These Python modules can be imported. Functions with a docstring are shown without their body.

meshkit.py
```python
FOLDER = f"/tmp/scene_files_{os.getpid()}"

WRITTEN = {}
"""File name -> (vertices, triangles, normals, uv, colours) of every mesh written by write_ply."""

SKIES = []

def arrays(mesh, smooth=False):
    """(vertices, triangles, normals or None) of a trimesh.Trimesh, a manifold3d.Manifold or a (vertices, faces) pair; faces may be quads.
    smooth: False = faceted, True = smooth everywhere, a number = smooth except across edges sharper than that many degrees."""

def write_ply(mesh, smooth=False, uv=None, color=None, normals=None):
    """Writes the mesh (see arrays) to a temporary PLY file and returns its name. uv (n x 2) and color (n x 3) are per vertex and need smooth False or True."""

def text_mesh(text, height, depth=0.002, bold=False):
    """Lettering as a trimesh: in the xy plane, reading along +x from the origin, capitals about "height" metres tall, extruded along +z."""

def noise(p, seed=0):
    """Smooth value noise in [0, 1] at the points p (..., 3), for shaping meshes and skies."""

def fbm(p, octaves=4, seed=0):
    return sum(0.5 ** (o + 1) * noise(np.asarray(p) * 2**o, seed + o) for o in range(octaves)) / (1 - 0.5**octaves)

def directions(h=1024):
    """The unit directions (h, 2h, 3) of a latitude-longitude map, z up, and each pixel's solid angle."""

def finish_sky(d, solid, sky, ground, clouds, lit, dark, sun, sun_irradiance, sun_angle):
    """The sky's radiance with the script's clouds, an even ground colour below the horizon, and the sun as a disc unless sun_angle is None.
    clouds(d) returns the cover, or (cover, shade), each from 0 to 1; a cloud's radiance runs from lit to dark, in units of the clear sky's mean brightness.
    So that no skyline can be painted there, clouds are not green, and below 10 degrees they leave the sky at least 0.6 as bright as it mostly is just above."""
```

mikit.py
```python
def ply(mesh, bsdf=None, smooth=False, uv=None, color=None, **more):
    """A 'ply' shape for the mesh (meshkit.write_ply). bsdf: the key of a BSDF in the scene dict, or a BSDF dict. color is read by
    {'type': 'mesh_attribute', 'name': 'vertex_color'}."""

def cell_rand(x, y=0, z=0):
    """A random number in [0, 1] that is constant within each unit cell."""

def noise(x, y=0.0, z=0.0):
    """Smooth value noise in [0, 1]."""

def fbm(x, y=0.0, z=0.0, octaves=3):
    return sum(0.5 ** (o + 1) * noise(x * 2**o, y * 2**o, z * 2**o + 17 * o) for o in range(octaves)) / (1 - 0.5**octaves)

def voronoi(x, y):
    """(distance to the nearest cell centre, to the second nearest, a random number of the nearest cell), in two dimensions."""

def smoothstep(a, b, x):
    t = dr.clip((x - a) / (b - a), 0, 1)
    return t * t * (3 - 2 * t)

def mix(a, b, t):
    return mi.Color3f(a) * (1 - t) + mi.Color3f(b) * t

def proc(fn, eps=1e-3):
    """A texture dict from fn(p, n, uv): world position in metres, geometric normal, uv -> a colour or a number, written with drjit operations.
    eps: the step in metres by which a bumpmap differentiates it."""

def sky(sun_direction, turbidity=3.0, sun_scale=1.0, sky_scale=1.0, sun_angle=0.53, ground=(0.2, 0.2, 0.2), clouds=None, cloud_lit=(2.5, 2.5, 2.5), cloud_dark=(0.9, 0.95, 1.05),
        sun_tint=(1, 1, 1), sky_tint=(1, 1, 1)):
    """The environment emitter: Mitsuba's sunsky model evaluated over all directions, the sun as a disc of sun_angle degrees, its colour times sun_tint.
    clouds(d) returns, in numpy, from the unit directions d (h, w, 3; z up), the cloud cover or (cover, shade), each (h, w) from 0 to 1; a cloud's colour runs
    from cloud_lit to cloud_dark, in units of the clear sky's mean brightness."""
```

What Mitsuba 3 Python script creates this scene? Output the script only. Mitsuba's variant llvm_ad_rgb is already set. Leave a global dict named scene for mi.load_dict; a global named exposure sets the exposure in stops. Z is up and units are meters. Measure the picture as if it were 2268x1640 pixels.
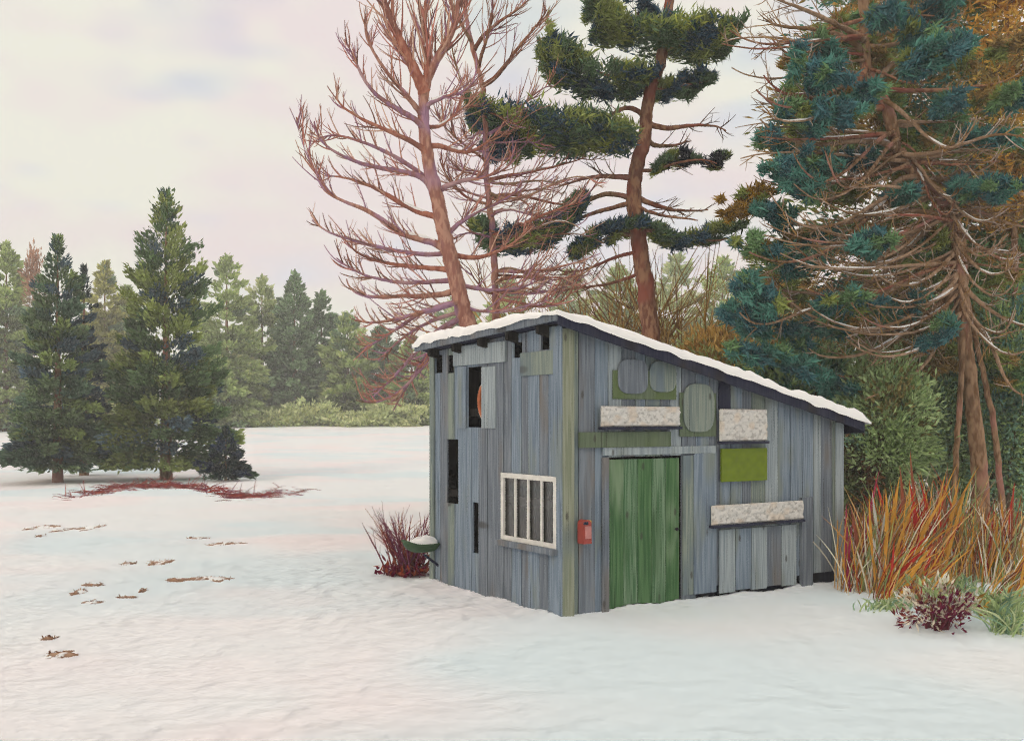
import math
import numpy as np, trimesh, mitsuba as mi, drjit as dr
import meshkit, mikit
from shapely.geometry import Polygon, box as sbox
from shapely.ops import unary_union

scene, labels = {}, {}

# ------------------------------------------------------------------ camera, sky, exposure
EYE, FOC, HX, HY = 2.3, 2309.0, 1134.0, 930.0      # eye height; focal length, centre and horizon in units of a 2268 px wide picture
T4 = mi.ScalarTransform4f
scene['camera'] = {'type': 'perspective', 'fov_axis': 'x', 'fov': math.degrees(2 * math.atan(1134.0 / FOC)),
                   'near_clip': 0.05, 'far_clip': 3000.0, 'principal_point_offset_y': -110.0 / 1640.0,
                   'to_world': T4().look_at(origin=[0, 0, EYE], target=[0, 1, EYE], up=[0, 0, 1])}


def clouds(d):
    az = np.arctan2(d[..., 0], d[..., 1])
    el = np.arcsin(np.clip(d[..., 2], -1, 1))
    n1 = meshkit.fbm(np.stack([az * 5.0, el * 15.0 + az * 1.2, az * 0 + 3.1], -1), 4)
    n2 = meshkit.fbm(np.stack([az * 7.0 + 7, el * 19.0 - az, az * 0 + 1.3], -1), 3, 5)
    n3 = meshkit.noise(np.stack([az * 30.0 + 2, el * 60.0, az * 0 + 8.3], -1), 9)
    shade = np.clip((0.8 * n1 + 0.2 * n3 - 0.42) * 5.0, 0, 1)
    cover = 1 - 0.30 * np.clip((0.85 * n2 + 0.15 * n3 - 0.54) * 5.0, 0, 1)
    return cover, shade


scene['sky'] = mikit.sky((-0.50, -0.72, 0.50), turbidity=3, sun_scale=0.17, sun_angle=16, ground=(0.75, 0.75, 0.76), clouds=clouds,
                         cloud_lit=(2.08, 2.05, 1.80), cloud_dark=(2.04, 1.81, 1.79), sun_tint=(1.0, 1.0, 1.0), sky_tint=(1.5, 1.65, 1.65), sky_scale=1.0)
exposure = 1.36
HAZE = 0.0018


# ------------------------------------------------------------------ small helpers
def P(x, y, Y):
    """The point at distance Y that the picture shows at (x, y)."""
    return np.array([(x - HX) / FOC * Y, Y, EYE + (HY - y) / FOC * Y])


def lin(r, g, b):
    c = np.array([r, g, b], float) / 255
    return np.where(c <= 0.04045, c / 12.92, ((c + 0.055) / 1.055) ** 2.4)


def key_of(name):
    k, i = name, 0
    while k in scene or k in labels or any(s.startswith(k + '__') for s in (scene if i == 0 else scene)):
        i += 1
        k = f'{name}_{i:03d}'
    return k


_taken = set()


def fresh(name):
    k, i = name, 0
    while k in _taken:
        i += 1
        k = f'{name}_{i:03d}'
    _taken.add(k)
    return k


def thing(name, label, cat, group=None, kind=None):
    k = fresh(name)
    labels[k] = {'label': label, 'category': cat}
    if group:
        labels[k]['group'] = group
    if kind:
        labels[k]['kind'] = kind
    return k


def put(parent, name, mesh, bsdf, smooth=False, color=None, label=None, kind=None):
    k = fresh(parent + '__' + name if name else parent) if name else parent
    scene[k] = mikit.ply(mesh, bsdf, smooth=smooth, color=color)
    if label or kind:
        e = labels.setdefault(k, {})
        if label:
            e['label'] = label
        if kind:
            e['kind'] = kind
    return k


def tm(v, f):
    return trimesh.Trimesh(np.asarray(v, float), np.asarray(f, int), process=False)


def cat(ms):
    """Joins (v, f) pairs."""
    vs, fs, n = [], [], 0
    for v, f in ms:
        vs.append(v); fs.append(np.asarray(f) + n); n += len(v)
    return np.vstack(vs), np.vstack(fs)


def spline(pts, n):
    p = np.asarray(pts, float)
    if len(p) < 3:
        t = np.linspace(0, 1, n)[:, None]
        return p[0] * (1 - t) + p[-1] * t
    from scipy.interpolate import CubicSpline
    d = np.r_[0, np.cumsum(np.linalg.norm(np.diff(p, axis=0), axis=1) ** 0.6)]
    return CubicSpline(d, p)(np.linspace(0, d[-1], n))


def tube(p, r, sides=6, rng=None, rough=0.0):
    p = np.asarray(p, float)
    r = np.broadcast_to(np.asarray(r, float), (len(p),))
    t = np.gradient(p, axis=0)
    t /= np.linalg.norm(t, axis=1, keepdims=True) + 1e-12
    a = np.cross(t, np.where(np.abs(t[:, 1:2]) < 0.9, [0, 1.0, 0], [1.0, 0, 0]))
    a /= np.linalg.norm(a, axis=1, keepdims=True) + 1e-12
    b = np.cross(t, a)
    ang = np.arange(sides) * 2 * np.pi / sides
    rr = r[:, None] * (1 + (rough * rng.uniform(-1, 1, (len(p), sides)) if rng is not None else 0))
    v = p[:, None] + rr[..., None] * (np.cos(ang)[None, :, None] * a[:, None] + np.sin(ang)[None, :, None] * b[:, None])
    i, j = np.meshgrid(np.arange(len(p) - 1), np.arange(sides), indexing='ij')
    q = np.stack([i * sides + j, i * sides + (j + 1) % sides, (i + 1) * sides + (j + 1) % sides, (i + 1) * sides + j], -1).reshape(-1, 4)
    v = np.vstack([v.reshape(-1, 3), p[:1], p[-1:]])
    n0, n1, m = len(p) * sides, len(p) * sides + 1, (len(p) - 1) * sides
    caps = [[n0, (k + 1) % sides, k] for k in range(sides)] + [[n1, m + k, m + (k + 1) % sides] for k in range(sides)]
    return v, np.vstack([q[:, [0, 2, 1]], q[:, [0, 3, 2]], np.array(caps)])


def unit(v):
    return v / (np.linalg.norm(v, axis=-1, keepdims=True) + 1e-12)


def leaves(c, d, L, W, rng, fold=0.25):
    """Folded lance-shaped leaves (needle sprays): base points c, directions d."""
    N = len(c)
    d = unit(d)
    s = unit(np.cross(d, rng.normal(size=(N, 3))))
    u = np.cross(d, s)
    L = np.broadcast_to(L, (N,))[:, None]
    W = np.broadcast_to(W, (N,))[:, None]
    mid = c + d * L * 0.45 + u * W * fold
    v = np.stack([c, mid + s * W / 2, c + d * L, mid - s * W / 2], 1).reshape(-1, 3)
    k = np.arange(N)[:, None] * 4
    return v, np.vstack([k + [0, 1, 2], k + [0, 2, 3]])


def pick(cols, n, rng, w=None, jit=0.15):
    cols = np.array(cols)
    c = cols[rng.choice(len(cols), n, p=None if w is None else np.array(w) / sum(w))]
    return np.clip(c * (1 + rng.normal(0, jit, (n, 1))), 0.004, 0.9)


# ------------------------------------------------------------------ materials
def attr():
    return {'type': 'mesh_attribute', 'name': 'vertex_color'}


scene['leafy'] = {'type': 'principledthin', 'base_color': attr(), 'roughness': 0.75, 'diff_trans': 0.5, 'spec_trans': 0.0}
scene['woody'] = {'type': 'twosided', 'b': {'type': 'principled', 'base_color': attr(), 'roughness': 0.85, 'specular': 0.25}}


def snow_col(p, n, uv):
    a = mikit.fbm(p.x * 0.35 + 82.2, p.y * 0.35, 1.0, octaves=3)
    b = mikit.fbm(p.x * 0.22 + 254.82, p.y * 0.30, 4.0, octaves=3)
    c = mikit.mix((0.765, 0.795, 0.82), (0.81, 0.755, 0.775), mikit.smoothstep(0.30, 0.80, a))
    return mikit.mix(c, (0.66, 0.76, 0.81), mikit.smoothstep(0.42, 0.78, b))  # pink and blue reflected light painted into the snow colour


def snow_bump(p, n, uv):
    return mikit.fbm(p.x * 5, p.y * 5, p.z * 5, octaves=3) * 0.09 + mikit.fbm(p.x * 30, p.y * 30, p.z * 30, octaves=3) * 0.012


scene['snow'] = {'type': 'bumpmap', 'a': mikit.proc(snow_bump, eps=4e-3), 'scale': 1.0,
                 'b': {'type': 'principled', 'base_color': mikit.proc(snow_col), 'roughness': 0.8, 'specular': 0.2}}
scene['roof_snow'] = {'type': 'twosided', 'b': {'type': 'principled', 'base_color': {'type': 'rgb', 'value': [0.86, 0.86, 0.86]}, 'roughness': 0.8, 'specular': 0.2}}


def wood(name, a, b, c, k=0.0):
    a, b, c = (np.asarray(q).tolist() for q in (a, b, c))

    def col(p, n, uv):
        s = p.x * 0.75 + p.y * 0.66
        w = p.x * 0.55 - p.y * 0.83
        g = mikit.fbm(s * 55 + k, w * 55, p.z * 1.6, octaves=3)
        m = mikit.fbm(s * 5 + k, w * 5, p.z * 1.1 + 3, octaves=3)
        x = mikit.mix(a, b, mikit.smoothstep(0.3, 0.7, g))
        x = mikit.mix(x, c, mikit.smoothstep(0.52, 0.8, m) * 0.8)
        fine = mikit.noise(s * 170, w * 170, p.z * 4)
        kd, _, kr = mikit.voronoi(s * 3.1 + k, p.z * 1.3)
        x = mikit.mix(x, (0.05, 0.045, 0.04), mikit.smoothstep(0.085, 0.03, kd) * 0.7 * mikit.smoothstep(0.55, 0.6, kr))
        crack = mikit.smoothstep(0.80, 0.90, mikit.noise(s * 75 + k, w * 75, p.z * 0.9))
        x = x * (1 - 0.5 * crack)
        return x * (0.88 + 0.24 * fine)

    def bump(p, n, uv):
        s = p.x * 0.75 + p.y * 0.66
        w = p.x * 0.55 - p.y * 0.83
        return mikit.fbm(s * 60, w * 60, p.z * 2.5, octaves=3) * 0.006
    scene[name] = {'type': 'twosided', 'b': {'type': 'bumpmap', 'a': mikit.proc(bump), 'scale': 1.0, 'b': {'type': 'principled', 'base_color': mikit.proc(col), 'roughness': 0.85, 'specular': 0.25}}}


wood('wood_blue', lin(106, 120, 136), lin(132, 146, 160), lin(124, 132, 124), 1.0)
wood('wood_green', lin(110, 122, 120), lin(136, 146, 136), lin(102, 116, 128), 7.0)
wood('wood_slate', lin(98, 106, 116), lin(122, 130, 140), lin(116, 110, 104), 13.0)
wood('wood_olive', lin(126, 132, 112), lin(146, 150, 132), lin(112, 124, 126), 23.0)
wood('wood_light', lin(132, 144, 152), lin(160, 170, 174), lin(126, 134, 130), 31.0)
wood('green_paint', lin(58, 94, 58), lin(84, 118, 78), lin(128, 148, 120), 3.0)
wood('green_paint_pale', lin(68, 104, 70), lin(116, 140, 114), lin(58, 92, 54), 17.0)
wood('moss_paint', lin(88, 102, 80), lin(104, 116, 96), lin(90, 106, 66), 29.0)
wood('dark_wood', lin(34, 38, 58), lin(50, 52, 70), lin(44, 40, 38), 37.0)  # navy tone doubles as painted shade at eave, base and signs
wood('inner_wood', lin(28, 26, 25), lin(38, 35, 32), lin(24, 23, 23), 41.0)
WOODS = ['wood_blue', 'wood_green', 'wood_slate', 'wood_olive', 'wood_light']


def plain(name, rgb, rough=0.6, spec=0.3):
    def col(p, n, uv):
        return mi.Color3f(rgb) * (0.78 + 0.44 * mikit.fbm(p.x * 14, p.y * 14, p.z * 14, octaves=3))
    scene[name] = {'type': 'twosided', 'b': {'type': 'principled', 'base_color': mikit.proc(col), 'roughness': rough, 'specular': spec}}


plain('white_paint', lin(214, 212, 206).tolist())
plain('olive_paint', lin(104, 122, 22).tolist())
plain('red_paint', lin(158, 70, 62).tolist(), 0.45)
plain('pink_paint', lin(186, 124, 120).tolist(), 0.5)
plain('yellow_paint', lin(196, 152, 60).tolist())
plain('orange_paint', lin(176, 100, 64).tolist())
plain('trough_paint', lin(58, 84, 56).tolist(), 0.5)


def bark(name, a, b, c):
    a, b, c = (np.asarray(q).tolist() for q in (a, b, c))

    def col(p, n, uv):
        g = mikit.fbm(p.x * 18, p.y * 18, p.z * 5, octaves=3)
        m = mikit.fbm(p.x * 2.5 + 4, p.y * 2.5, p.z * 1.6, octaves=2)
        return mikit.mix(mikit.mix(a, b, mikit.smoothstep(0.35, 0.65, g)), c, mikit.smoothstep(0.5, 0.72, m))

    def bump(p, n, uv):
        return mikit.fbm(p.x * 22, p.y * 22, p.z * 6, octaves=2) * 0.03
    scene[name] = {'type': 'twosided', 'b': {'type': 'bumpmap', 'a': mikit.proc(bump), 'scale': 1.0, 'b': {'type': 'principled', 'base_color': mikit.proc(col), 'roughness': 0.9, 'specular': 0.2}}}


bark('bark_red', lin(152, 104, 92), lin(186, 142, 124), lin(172, 134, 158))
bark('bark_pine', lin(122, 80, 64), lin(164, 124, 98), lin(148, 86, 72))
bark('bark_brown', lin(112, 84, 60), lin(154, 124, 98), lin(158, 112, 100))


bark('bark_rust', lin(158, 98, 82), lin(184, 128, 108), lin(136, 92, 82))
bark('bark_mauve', lin(160, 124, 150), lin(148, 108, 110), lin(180, 146, 148))
bark('bark_tan', lin(150, 122, 98), lin(176, 148, 124), lin(128, 100, 72))


def sign_col(p, n, uv):
    a = mikit.fbm(p.x * 26, p.y * 26, p.z * 26, octaves=3)
    b = mikit.noise(p.x * 9, p.y * 9, p.z * 9)
    c = mikit.mix(lin(206, 204, 200).tolist(), lin(170, 168, 164).tolist(), mikit.smoothstep(0.48, 0.72, a))
    return mikit.mix(c, lin(204, 188, 170).tolist(), mikit.smoothstep(0.5, 0.8, b) * 0.6)


scene['sign_face'] = {'type': 'twosided', 'b': {'type': 'principled', 'base_color': mikit.proc(sign_col), 'roughness': 0.7}}
scene['pane_glass'] = {'type': 'thindielectric', 'int_ior': 1.5}


def soil_col(p, n, uv):
    c = mikit.mix(lin(112, 76, 56).tolist(), lin(172, 140, 116).tolist(), mikit.fbm(p.x * 20, p.y * 20, p.z * 20, octaves=3))
    return mikit.mix(c, (0.76, 0.78, 0.79), mikit.smoothstep(0.50, 0.60, mikit.fbm(p.x * 9, p.y * 5, 3.0, octaves=3)))


scene['soil'] = {'type': 'twosided', 'b': {'type': 'principled', 'base_color': mikit.proc(soil_col), 'roughness': 0.95}}


# ------------------------------------------------------------------ ground
def terrain(x, y):
    x, y = np.asarray(x, float), np.asarray(y, float)
    t = np.clip((y - 44) / 62, 0, 1)
    z = 2.0 * t * t * (3 - 2 * t) + np.clip(y - 106, 0, None) * 0.012
    q = np.stack([x * 0.28, y * 0.22, x * 0], -1)
    q2 = np.stack([x * 0.9, y * 0.8, x * 0 + 5], -1)
    z = z + (meshkit.noise(q) - 0.5) * 0.10 * np.clip((y - 3) / 5, 0, 1) + (meshkit.noise(q2, 3) - 0.5) * 0.05
    # snow banked along the shed's walls
    dx, dy = x - CX, y - CY
    a, b = dx * UX + dy * UY, dx * LX + dy * LY
    da = np.maximum(np.maximum(-a, a - SA), 0)
    db = np.maximum(np.maximum(-b, b - SB), 0)
    dist = np.hypot(da, db)
    flat = np.clip((dist - 0.1) / 1.2, 0, 1)
    z = z * flat + (1 - flat) * 0.0
    # a mound under the bush at the right
    z = z + np.where(dist > 0, 0.09 * np.exp(-dist / 0.14) * (0.3 + meshkit.noise(np.stack([x * 2.6, y * 2.6, x * 0 + 3], -1), 6)), 0)
    return z + 0.05 * np.exp(-((x - 5.2) ** 2 / 0.9 + (y - 12.2) ** 2 / 0.5))


CX, CY = 0.58, 12.07
_u = np.array([3662 / 2309, 1.0]); _u /= np.linalg.norm(_u)
_l = np.array([-1456 / 2309, 1.0]); _l /= np.linalg.norm(_l)
UX, UY, LX, LY = _u[0], _u[1], -_u[1], _u[0]
SA, SB = 4.74, 3.17
ZL, ZR = 3.42, 2.30
TILT = 0.045


def ztop(a):
    return ZL + (ZR - ZL) * np.asarray(a, float) / SA


ys = np.unique(np.r_[np.linspace(11.3, 15.5, 90), np.linspace(-60, 4, 17), np.linspace(4, 22, 110), np.linspace(22, 60, 110), np.linspace(60, 160, 60), np.linspace(160, 420, 14)])
xs = np.unique(np.r_[np.linspace(-1.8, 5.4, 150), np.linspace(-330, -45, 24), np.linspace(-45, -12, 70), np.linspace(-12, 12, 150), np.linspace(12, 45, 70), np.linspace(45, 330, 24)])
gx, gy = np.meshgrid(xs, ys)
gz = terrain(gx, gy)
nx, ny = len(xs), len(ys)
ii, jj = np.meshgrid(np.arange(ny - 1), np.arange(nx - 1), indexing='ij')
gf = np.stack([ii * nx + jj, ii * nx + jj + 1, (ii + 1) * nx + jj + 1, (ii + 1) * nx + jj], -1).reshape(-1, 4)
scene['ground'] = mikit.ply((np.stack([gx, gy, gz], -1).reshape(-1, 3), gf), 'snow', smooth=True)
labels['ground'] = {'label': 'snow covered field with faint pink and blue light painted into its colour', 'kind': 'structure'}
_taken.add('ground')


# ------------------------------------------------------------------ shed
def W(a, b, z):
    """Shed coordinates (a along the front, b along the side wall, z up) to world."""
    a, b, z = np.broadcast_arrays(np.asarray(a, float), np.asarray(b, float), np.asarray(z, float))
    return np.stack([CX + UX * a + LX * b, CY + UY * a + LY * b, z], -1)


def FW(x, y):
    r = (x - HX) / FOC
    a = (CX - r * CY) / (r * UY - UX)
    return a, EYE + (HY - y) / FOC * (CY + UY * a)


def LW(x, y):
    r = (x - HX) / FOC
    b = (CX - r * CY) / (r * LY - LX)
    return b, EYE + (HY - y) / FOC * (CY + LY * b)


def extr(poly, side, d0, d1):
    """A (s, z) polygon on a wall as a slab from d0 to d1 metres outside the wall line. side: 'f' front, 's' side, 'r' rear, 'e' end."""
    out = []
    for g in getattr(poly, 'geoms', [poly]):
        if g.is_empty or g.area < 1e-4:
            continue
        m = trimesh.creation.extrude_polygon(g, d1 - d0, engine='earcut')
        s, z, d = m.vertices[:, 0], m.vertices[:, 1], m.vertices[:, 2] + d0
        if side == 'f':
            v, flip = W(s, -d, z), True
        elif side == 's':
            v, flip = W(-d, s, z), False
        elif side == 'r':
            v, flip = W(s, SB + d, z), False
        else:
            v, flip = W(SA + d, s, z), True
        n = np.array(m.faces)
        mm = trimesh.Trimesh(v, n, process=False)
        if mm.volume < 0:
            mm.invert()
        out.append(mm)
    return trimesh.util.concatenate(out) if out else None


def rect(a0, a1, z0, z1, skew=0.0):
    return Polygon([(a0, z0), (a1, z0), (a1, z1 + skew), (a0, z1)])


rng = np.random.default_rng(7)
shed = thing('shed', 'small grey weathered plank shed with a snowy lean-to roof', 'shed')


def planks(side, length, top, openings, wall, mats, zb):
    s = 0.0
    i = 0
    while s < length - 0.02:
        w = rng.uniform(0.15, 0.25)
        if length - s - w < 0.09:
            w = length - s
        e = min(s + w, length)
        g = rng.uniform(0.006, 0.014)
        z0 = zb(s) + rng.uniform(-0.02, 0.02)
        pl = Polygon([(s + g / 2, z0), (e - g / 2, z0), (e - g / 2, top(e)), (s + g / 2, top(s))])
        for o in openings:
            pl = pl.difference(o)
        d = rng.uniform(0, 0.013)
        mt = mats(s, e)
        for piece in getattr(pl, 'geoms', [pl]):
            m = extr(piece, side, d, d + 0.024)
            if m is not None:
                put(wall, 'plank', m, mt)
        s = e
        i += 1


# front wall openings
da0, dzt = FW(1343, 1012)
da1, _ = FW(1506, 1012)
dzt = 1.86
door_hole = rect(da0, da1, -0.2, dzt)
front = shed + '__wall'
side = shed + '__wall_001'


def front_mat(s, e):
    m = (s + e) / 2
    return ['wood_green', 'wood_blue', 'wood_slate', 'wood_green', 'wood_light', 'wood_blue', 'wood_blue', 'wood_slate', 'wood_blue'][int(rng.integers(0, 9))]


def side_mat(s, e):
    return ['wood_blue', 'wood_slate', 'wood_green', 'wood_blue', 'wood_light', 'wood_slate'][int(rng.integers(0, 6))]


planks('f', SA, lambda a: float(ztop(a)) - 0.02, [door_hole], front, front_mat, lambda s: 0.21 if s > da1 else 0.02)
# side wall: openings in (b, z)
def LR(x0, x1, y0, y1):
    b1, zt = LW(x0, y0)
    b0, _ = LW(x1, y0)
    _, zb = LW((x0 + x1) / 2, y1)
    _, zt = LW((x0 + x1) / 2, y0)
    return b0, b1, zb, zt


win = LR(1121, 1238, 1056, 1198)
slit1 = LR(1040, 1072, 812, 946)
slit2 = LR(994, 1019, 972, 1114)
slit3 = LR(1051, 1064, 1112, 1224)
hole1 = LR(1141, 1160, 758, 792)
hole2 = LR(1204, 1222, 736, 774)
hole3 = LR(968, 984, 786, 826)
hole4 = LR(996, 1010, 786, 826)
win_hole = rect(*win)
openings = [win_hole] + [rect(*q) for q in (slit1, slit2, slit3, hole1, hole2, hole3, hole4)]
planks('s', SB, lambda b: ZL - 0.02 - TILT * b, openings, side, side_mat, lambda s: 0.0)
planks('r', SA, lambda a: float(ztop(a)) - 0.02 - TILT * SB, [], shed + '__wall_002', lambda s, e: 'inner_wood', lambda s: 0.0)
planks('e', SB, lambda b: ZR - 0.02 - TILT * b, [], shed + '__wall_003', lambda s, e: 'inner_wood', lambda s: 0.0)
# dark lining boards of the rear walls, floor, shade-coloured sill beam, rafters
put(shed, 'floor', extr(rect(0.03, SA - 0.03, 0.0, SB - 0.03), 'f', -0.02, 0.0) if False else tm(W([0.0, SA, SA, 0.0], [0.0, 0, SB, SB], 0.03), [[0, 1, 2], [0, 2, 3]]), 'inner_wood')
put(shed, 'sill_beam', extr(rect(da1 + 0.05, SA - 0.02, -0.05, 0.24), 'f', -0.16, -0.05), 'dark_wood', label='timber beam under the front wall, navy for the blue shadow there')  # navy tone paints in the blue shadow along the base
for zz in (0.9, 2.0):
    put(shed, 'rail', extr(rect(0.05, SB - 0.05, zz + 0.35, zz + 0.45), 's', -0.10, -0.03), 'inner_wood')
# corner boards
put(shed, 'corner_board', extr(rect(-0.036, 0.13, 0.0, float(ztop(0.1)) - 0.04), 'f', 0.038, 0.062), 'wood_olive', label='yellowish corner board beside the window wall')
put(shed, 'corner_board', extr(rect(-0.062, 0.10, 0.0, ZL - 0.04), 's', 0.038, 0.060), 'wood_blue')
put(shed, 'corner_board', extr(rect(SA - 0.14, SA + 0.01, 0.05, float(ztop(SA - 0.1)) - 0.06), 'f', 0.038, 0.062), 'wood_light', label='pale corner board at the low end')
put(shed, 'corner_board', extr(rect(SB - 0.11, SB + 0.01, 0.0, ZL - 0.06 - TILT * SB), 's', 0.038, 0.060), 'wood_green')

# roof: boards on rafters, fascia and snow
sl = (ZR - ZL) / SA


def RW(a, b, h):
    """On the roof plane, h metres above its underside."""
    a = np.asarray(a, float)
    return W(a, b, ZL + sl * a - TILT * np.asarray(b, float) + np.asarray(h, float))


def roof_box(a0, a1, b0, b1, h0, h1):
    v = np.array([RW(a, b, h) for a in (a0, a1) for b in (b0, b1) for h in (h0, h1)])
    m = trimesh.Trimesh(v, [[0, 1, 3], [0, 3, 2], [4, 6, 7], [4, 7, 5], [0, 4, 5], [0, 5, 1], [2, 3, 7], [2, 7, 6], [0, 2, 6], [0, 6, 4], [1, 5, 7], [1, 7, 3]], process=False)
    if m.volume < 0:
        m.invert()
    return m


RA0, RA1, RB0, RB1 = -0.20, SA + 0.25, -0.20, SB + 0.16
roof = put(shed, 'roof', roof_box(RA0, RA1, RB0, RB1, -0.012, 0.035), 'dark_wood', label='lean-to roof deck, edges coloured dark for the shade under the snow')
put(roof, 'fascia', roof_box(RA0, RA1, RB0 - 0.024, RB0 - 0.001, -0.10, 0.045), 'dark_wood', label='front eave board, navy for the shadow line under the snow')  # navy colour carries the shadow line below the roof snow
put(roof, 'fascia', roof_box(RA0 - 0.024, RA0 - 0.001, RB0, RB1, -0.05, 0.045), 'wood_slate')
put(roof, 'fascia', roof_box(RA1 + 0.001, RA1 + 0.026, RB0, RB1, -0.12, 0.045), 'dark_wood')
for b in np.linspace(0.25, SB - 0.2, 5):
    put(roof, 'rafter', roof_box(RA0 + 0.02, RA1 - 0.03, b - 0.035, b + 0.035, -0.135, -0.014), 'inner_wood')
# snow on the roof: a lumpy slab with a rounded, uneven rim
na, nb = 130, 60
A, B = np.meshgrid(np.linspace(RA0 - 0.05, RA1 + 0.06, na), np.linspace(RB0 - 0.05, RB1 + 0.04, nb), indexing='ij')
edge = np.minimum(np.minimum(A - A.min(), A.max() - A), np.minimum(B - B.min(), B.max() - B))
nz = meshkit.noise(np.stack([A * 1.7, B * 1.7, A * 0], -1)) * 0.07 + meshkit.noise(np.stack([A * 9, B * 9, A * 0], -1), 4) * 0.035
th = (0.062 + 1.2 * nz) * np.sqrt(np.clip(edge / 0.10, 0, 1))
th = th * (1 - 0.6 * np.exp(-(((A - RA0) / 0.30) ** 2 + ((B - RB0) / 0.75) ** 2)))
wob = (meshkit.noise(np.stack([A * 6, B * 6, A * 0 + 7], -1), 8) - 0.5) * 0.07
rim = np.exp(-edge / 0.05)
Aw = A + wob * rim * np.sign(A - A.mean()) * (np.minimum(A - A.min(), A.max() - A) < 0.1)
Bw = B + wob * rim * np.sign(B - B.mean()) * (np.minimum(B - B.min(), B.max() - B) < 0.1)
top = RW(Aw, Bw, 0.046 + th).reshape(-1, 3)
bot = RW(Aw, Bw, 0.046 + 0 * th - 0.05 * (edge < 1e-6) * (0.3 + meshkit.noise(np.stack([A * 5, B * 5, A * 0 + 2], -1), 2))).reshape(-1, 3)
ii, jj = np.meshgrid(np.arange(na - 1), np.arange(nb - 1), indexing='ij')
q = np.stack([ii * nb + jj, (ii + 1) * nb + jj, (ii + 1) * nb + jj + 1, ii * nb + jj + 1], -1).reshape(-1, 4)
ring = np.r_[np.arange(na) * nb, (na - 1) * nb + np.arange(nb), (np.arange(na) * nb + nb - 1)[::-1], np.arange(nb)[::-1]]
n0 = na * nb
sk = np.array([[ring[k], n0 + ring[k], n0 + ring[k + 1], ring[k + 1]] for k in range(len(ring) - 1) if ring[k] != ring[k + 1]])
m = tm(np.vstack([top, bot]), np.vstack([q[:, [0, 1, 2]], q[:, [0, 2, 3]], q[:, [0, 2, 1]] + n0, q[:, [0, 3, 2]] + n0, sk[:, [0, 1, 2]], sk[:, [0, 2, 3]]]))
put(roof, 'snow', m, 'roof_snow', smooth=60, label='white snow layer lying on the roof')

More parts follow.
